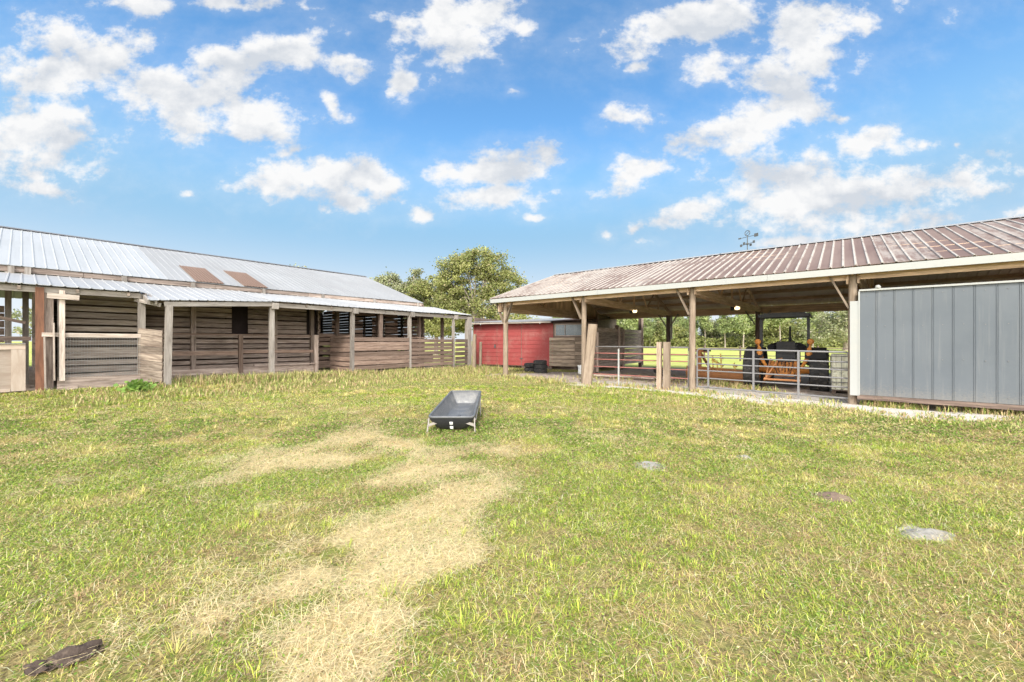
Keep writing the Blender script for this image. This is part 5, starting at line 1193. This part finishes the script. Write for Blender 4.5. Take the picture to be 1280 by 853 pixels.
def leaf_litter(name, label, N, ymin, ymax, seed):
    # small broad leaves of clover and creeping weeds, lying every way in the sward
    rs = np.random.RandomState(seed); y = np.sqrt(ymin**2+(ymax**2-ymin**2)*rs.rand(N)); x = (rs.rand(N)*2-1)*(1.36*y+1.8)
    sand, dirt = bare_mask(x, y); st = straw_mask(x, y); clump = fbm(x*2.2, y*2.2, 55, 4); tone = fbm(x*1.3, y*1.3, 66, 3)
    k = rs.rand(N) < (1-np.maximum(sand, dirt))*(1-.7*st)*sst(.36, .58, clump); k &= ~in_building(x, y)
    x, y, clump, tone = x[k], y[k], clump[k], tone[k]; n = len(x); z = gz(x, y)+rs.uniform(.005, .05, n)
    s = rs.uniform(.008, .018, n)*np.clip(y/4, .8, 1.8)
    a = rs.normal(size=(n, 3)); a[:, 2] *= .45; a /= np.linalg.norm(a, axis=1)[:, None]; c_ = rs.normal(size=(n, 3)); c_[:, 2] *= .6; c_ -= a*(a*c_).sum(1)[:, None]; c_ /= np.linalg.norm(c_, axis=1)[:, None]
    C = np.stack([x, y, z], 1); S = s[:, None]; V = np.stack([C-a*S*.7, C+c_*S*.38, C+a*S*.7, C-c_*S*.38], 1).reshape(-1, 3)
    pal = np.array([(.20, .32, .05), (.36, .46, .09), (.58, .47, .24), (.44, .31, .18)]); w = np.stack([.60+0*x, .22+0*x, sst(.45, .62, tone)*.6+.05, sst(.5, .65, 1-tone)*.35+.04], 1); w /= w.sum(1)[:, None]
    cls = (rs.rand(n)[:, None] > np.cumsum(w, 1)).sum(1).clip(0, 3); col = pal[cls]*rs.uniform(.45, .95, (n, 1))
    me = bpy.data.meshes.new(name); me.vertices.add(n*4); me.vertices.foreach_set('co', V.astype(np.float32).ravel()); me.loops.add(n*4); me.loops.foreach_set('vertex_index', np.arange(n*4, dtype=np.int32))
    me.polygons.add(n); me.polygons.foreach_set('loop_start', np.arange(0, n*4, 4, dtype=np.int32)); me.update(calc_edges=True)
    A = me.attributes.new('blade', 'FLOAT_COLOR', 'FACE'); A.data.foreach_set('color', np.concatenate([col, np.ones((n, 1))], 1).astype(np.float32).ravel())
    me.materials.append(M['grass']); o = bpy.data.objects.new(name, me); COL.objects.link(o); meta(o, label, 'ground cover', None, 'stuff')
leaf_litter('clover_leaves', 'small green and yellow broad leaves low in the near grass', 260000, 1.2, 7.5, 12)
leaf_litter('clover_leaves', 'small green and yellow broad leaves low in the middle of the lawn', 120000, 7.3, 14, 13)
def blades(name, label, B, phi, L, W, l1, l2, col, cat='grass'):
    n = len(L); Dh = np.stack([np.cos(phi), np.sin(phi), 0*phi], -1); Pp = np.stack([-np.sin(phi), np.cos(phi), 0*phi], -1); Z1 = np.array([0, 0, 1.]); w = W[:, None]
    Mi = B+Dh*(L*.5*np.sin(l1))[:, None]+Z1*(L*.5*np.cos(l1))[:, None]; T = Mi+Dh*(L*.5*np.sin(l2))[:, None]+Z1*(L*.5*np.cos(l2))[:, None]; T[:, 2] = np.maximum(T[:, 2], B[:, 2]+.004)
    V = np.stack([B-Pp*w*.8, B+Pp*w*.8, Mi+Pp*w, Mi-Pp*w, T], 1).reshape(-1, 3); o5 = (np.arange(n)*5)[:, None]
    lv = np.concatenate([o5+np.array([[0, 1, 2, 3]]), o5+np.array([[3, 2, 4]])], 1).astype(np.int32).ravel(); ls = np.stack([np.arange(n)*7, np.arange(n)*7+4], 1).ravel().astype(np.int32)
    me = bpy.data.meshes.new(name); me.vertices.add(n*5); me.vertices.foreach_set('co', V.astype(np.float32).ravel()); me.loops.add(n*7); me.loops.foreach_set('vertex_index', lv); me.polygons.add(n*2); me.polygons.foreach_set('loop_start', ls); me.update(calc_edges=True)
    A = me.attributes.new('blade', 'FLOAT_COLOR', 'FACE'); A.data.foreach_set('color', np.repeat(np.concatenate([np.clip(col, .01, .9), np.ones((n, 1))], 1), 2, 0).astype(np.float32).ravel())
    me.materials.append(M['grass']); o = bpy.data.objects.new(name, me); COL.objects.link(o); meta(o, label, cat, None, 'stuff')
def tufts():
    # denser clumps that break up the sward: rank green ones, seeding tan ones and dead brown ones
    rs = np.random.RandomState(15); N = 5200; y = np.sqrt(1.3**2+(13**2-1.3**2)*rs.rand(N)); x = (rs.rand(N)*2-1)*(1.36*y+1.8)
    sand, dirt = bare_mask(x, y); st = straw_mask(x, y); d = x*math.cos(BA)+y*math.sin(BA)
    cl = fbm(x*.7, y*.7, 201, 3); k = (rs.rand(N) < (1-np.maximum(sand, dirt))*(1-.85*st)*sst(.36, .62, cl)) & ~in_building(x, y) & ~((np.abs(x+.96) < .5) & (y > 6.2) & (y < 8.6)); x, y = x[k], y[k]; N = len(x)
    kind = rs.choice(3, N, p=[.5, .3, .2]); tn = fbm(x*.6, y*.6, 222, 3); kind = np.where(tn > .54, 0, np.where((tn < .45) & (kind == 0), 1, kind)); rad = rs.uniform(.04, .16, N); m = 46
    T = np.repeat(np.arange(N), m); n = len(T); r = np.abs(rs.normal(0, .6, n))*rad[T]; a = rs.rand(n)*6.283; X = x[T]+r*np.cos(a); Y = y[T]+r*np.sin(a); far = np.clip(Y/6, .7, 1.9)
    L = rs.uniform(.04, .10, n)*np.array([1.0, 1.15, .8])[kind[T]]*(.7+3*rad[T]); W = rs.uniform(.0016, .0034, n)*far; l1 = np.clip(rs.normal(.45, .3, n)+r*4, .05, 1.4); l2 = l1+rs.uniform(.2, .9, n)
    pal = np.array([(.25, .36, .045), (.70, .54, .25), (.42, .27, .15)]); alt = np.array([(.56, .56, .09), (.50, .50, .10), (.60, .45, .22)]); mx = rs.rand(n, 1)**1.5
    col = (pal[kind[T]]*(1-mx)+alt[kind[T]]*mx)*rs.uniform(.55, 1.3, (n, 1))
    blades('grass_tufts', 'rank green, tan and brown clumps scattered through the pasture grass', np.stack([X, Y, gz(X, Y)-.005], -1), a+rs.normal(0, .6, n), L, W, l1, l2, col)
tufts()
def tall_weeds():
    # seeding stalks along the walls, built like the lawn but upright and only where edge growth stands
    rs = np.random.RandomState(6); P = []
    def line(d0, s0, d1, s1, n, wid, h0, h1):
        t = rs.rand(n); d = d0+(d1-d0)*t+rs.normal(0, wid, n); s = s0+(s1-s0)*t+rs.normal(0, wid, n); P.append(np.stack([d*math.cos(BA)-s*math.sin(BA), d*math.sin(BA)+s*math.cos(BA), rs.uniform(h0, h1, n)], 1))
    line(-14.7, .2, -14.6, 3.5, 900, .14, .06, .20); line(-14.8, 3.0, -14.8, 15.2, 13000, .30, .10, .36); line(-14.2, 8.0, -14.0, 15.2, 8000, .6, .10, .32); line(-13.6, 1.0, -13.0, 12.0, 5000, .7, .05, .2); line(-16.2, 3, -16.2, 8, 500, .4, .06, .2)
    line(.5, 12.5, 9, 12.5, 3600, .07, .06, .26); line(2.6, 11.9, 9, 11.9, 2600, .22, .05, .15); line(-7, 10.6, 2.5, 10.3, 3200, .35, .04, .14); line(-7, 11.9, 3, 11.6, 900, .3, .03, .12); line(-2, 11.3, 3, 11.0, 1500, .2, .03, .12); line(-6.5, 12.45, .2, 12.45, 700, .15, .05, .22); line(-8, 14, -3, 16, 400, .9, .05, .25)
    line(-11, 12.3, -8, 12.1, 1200, .4, .06, .25); line(-4, 15.8, -1.5, 13.8, 500, .2, .05, .25)
    q = np.concatenate(P); x, y, h = q[:, 0], q[:, 1], q[:, 2]; n = len(x)
    cl = fbm(x*1.5, y*1.5, 91, 3); k = rs.rand(n) < sst(.32, .58, cl)*.9+.12; x, y, h, cl = x[k], y[k], h[k], cl[k]; n = len(x)
    m = 3; X = np.repeat(x, m)+rs.normal(0, .03, n*m); Y = np.repeat(y, m)+rs.normal(0, .03, n*m); H = np.repeat(h, m)*rs.uniform(.5, 1.1, n*m); n = n*m
    phi = rs.rand(n)*6.283; l1 = rs.uniform(.05, .5, n); l2 = l1+rs.uniform(.1, .9, n); z = gz(X, Y)
    Dh = np.stack([np.cos(phi), np.sin(phi), 0*phi], -1); Pp = np.stack([-np.sin(phi), np.cos(phi), 0*phi], -1); B = np.stack([X, Y, z-.01], -1); Z1 = np.array([0, 0, 1.])
    Mi = B+Dh*(H*.55*np.sin(l1))[:, None]+Z1*(H*.55*np.cos(l1))[:, None]; T = Mi+Dh*(H*.5*np.sin(l2))[:, None]+Z1*(H*.5*np.cos(l2))[:, None]; w = (.004+.006*rs.rand(n))[:, None]
    V = np.stack([B-Pp*w, B+Pp*w, Mi+Pp*w*1.2, Mi-Pp*w*1.2, T], 1).reshape(-1, 3); o5 = (np.arange(n)*5)[:, None]
    lv = np.concatenate([o5+np.array([[0, 1, 2, 3]]), o5+np.array([[3, 2, 4]])], 1).astype(np.int32).ravel(); ls = np.stack([np.arange(n)*7, np.arange(n)*7+4], 1).ravel().astype(np.int32)
    c = np.array([(.22, .29, .07), (.44, .43, .14), (.54, .41, .22), (.43, .30, .17)])[rs.choice(4, n, p=[.27, .33, .25, .15])]*rs.uniform(.75, 1.2, (n, 1))
    me = bpy.data.meshes.new('tall_weeds'); me.vertices.add(n*5); me.vertices.foreach_set('co', V.astype(np.float32).ravel()); me.loops.add(n*7); me.loops.foreach_set('vertex_index', lv); me.polygons.add(n*2); me.polygons.foreach_set('loop_start', ls); me.update(calc_edges=True)
    A = me.attributes.new('blade', 'FLOAT_COLOR', 'FACE'); A.data.foreach_set('color', np.repeat(np.concatenate([c, np.ones((n, 1))], 1), 2, 0).astype(np.float32).ravel())
    me.materials.append(M['grass']); o = bpy.data.objects.new('tall_weeds', me); COL.objects.link(o); meta(o, 'seeding tan and green weeds along the walls and gate', 'weeds', None, 'stuff')
tall_weeds()
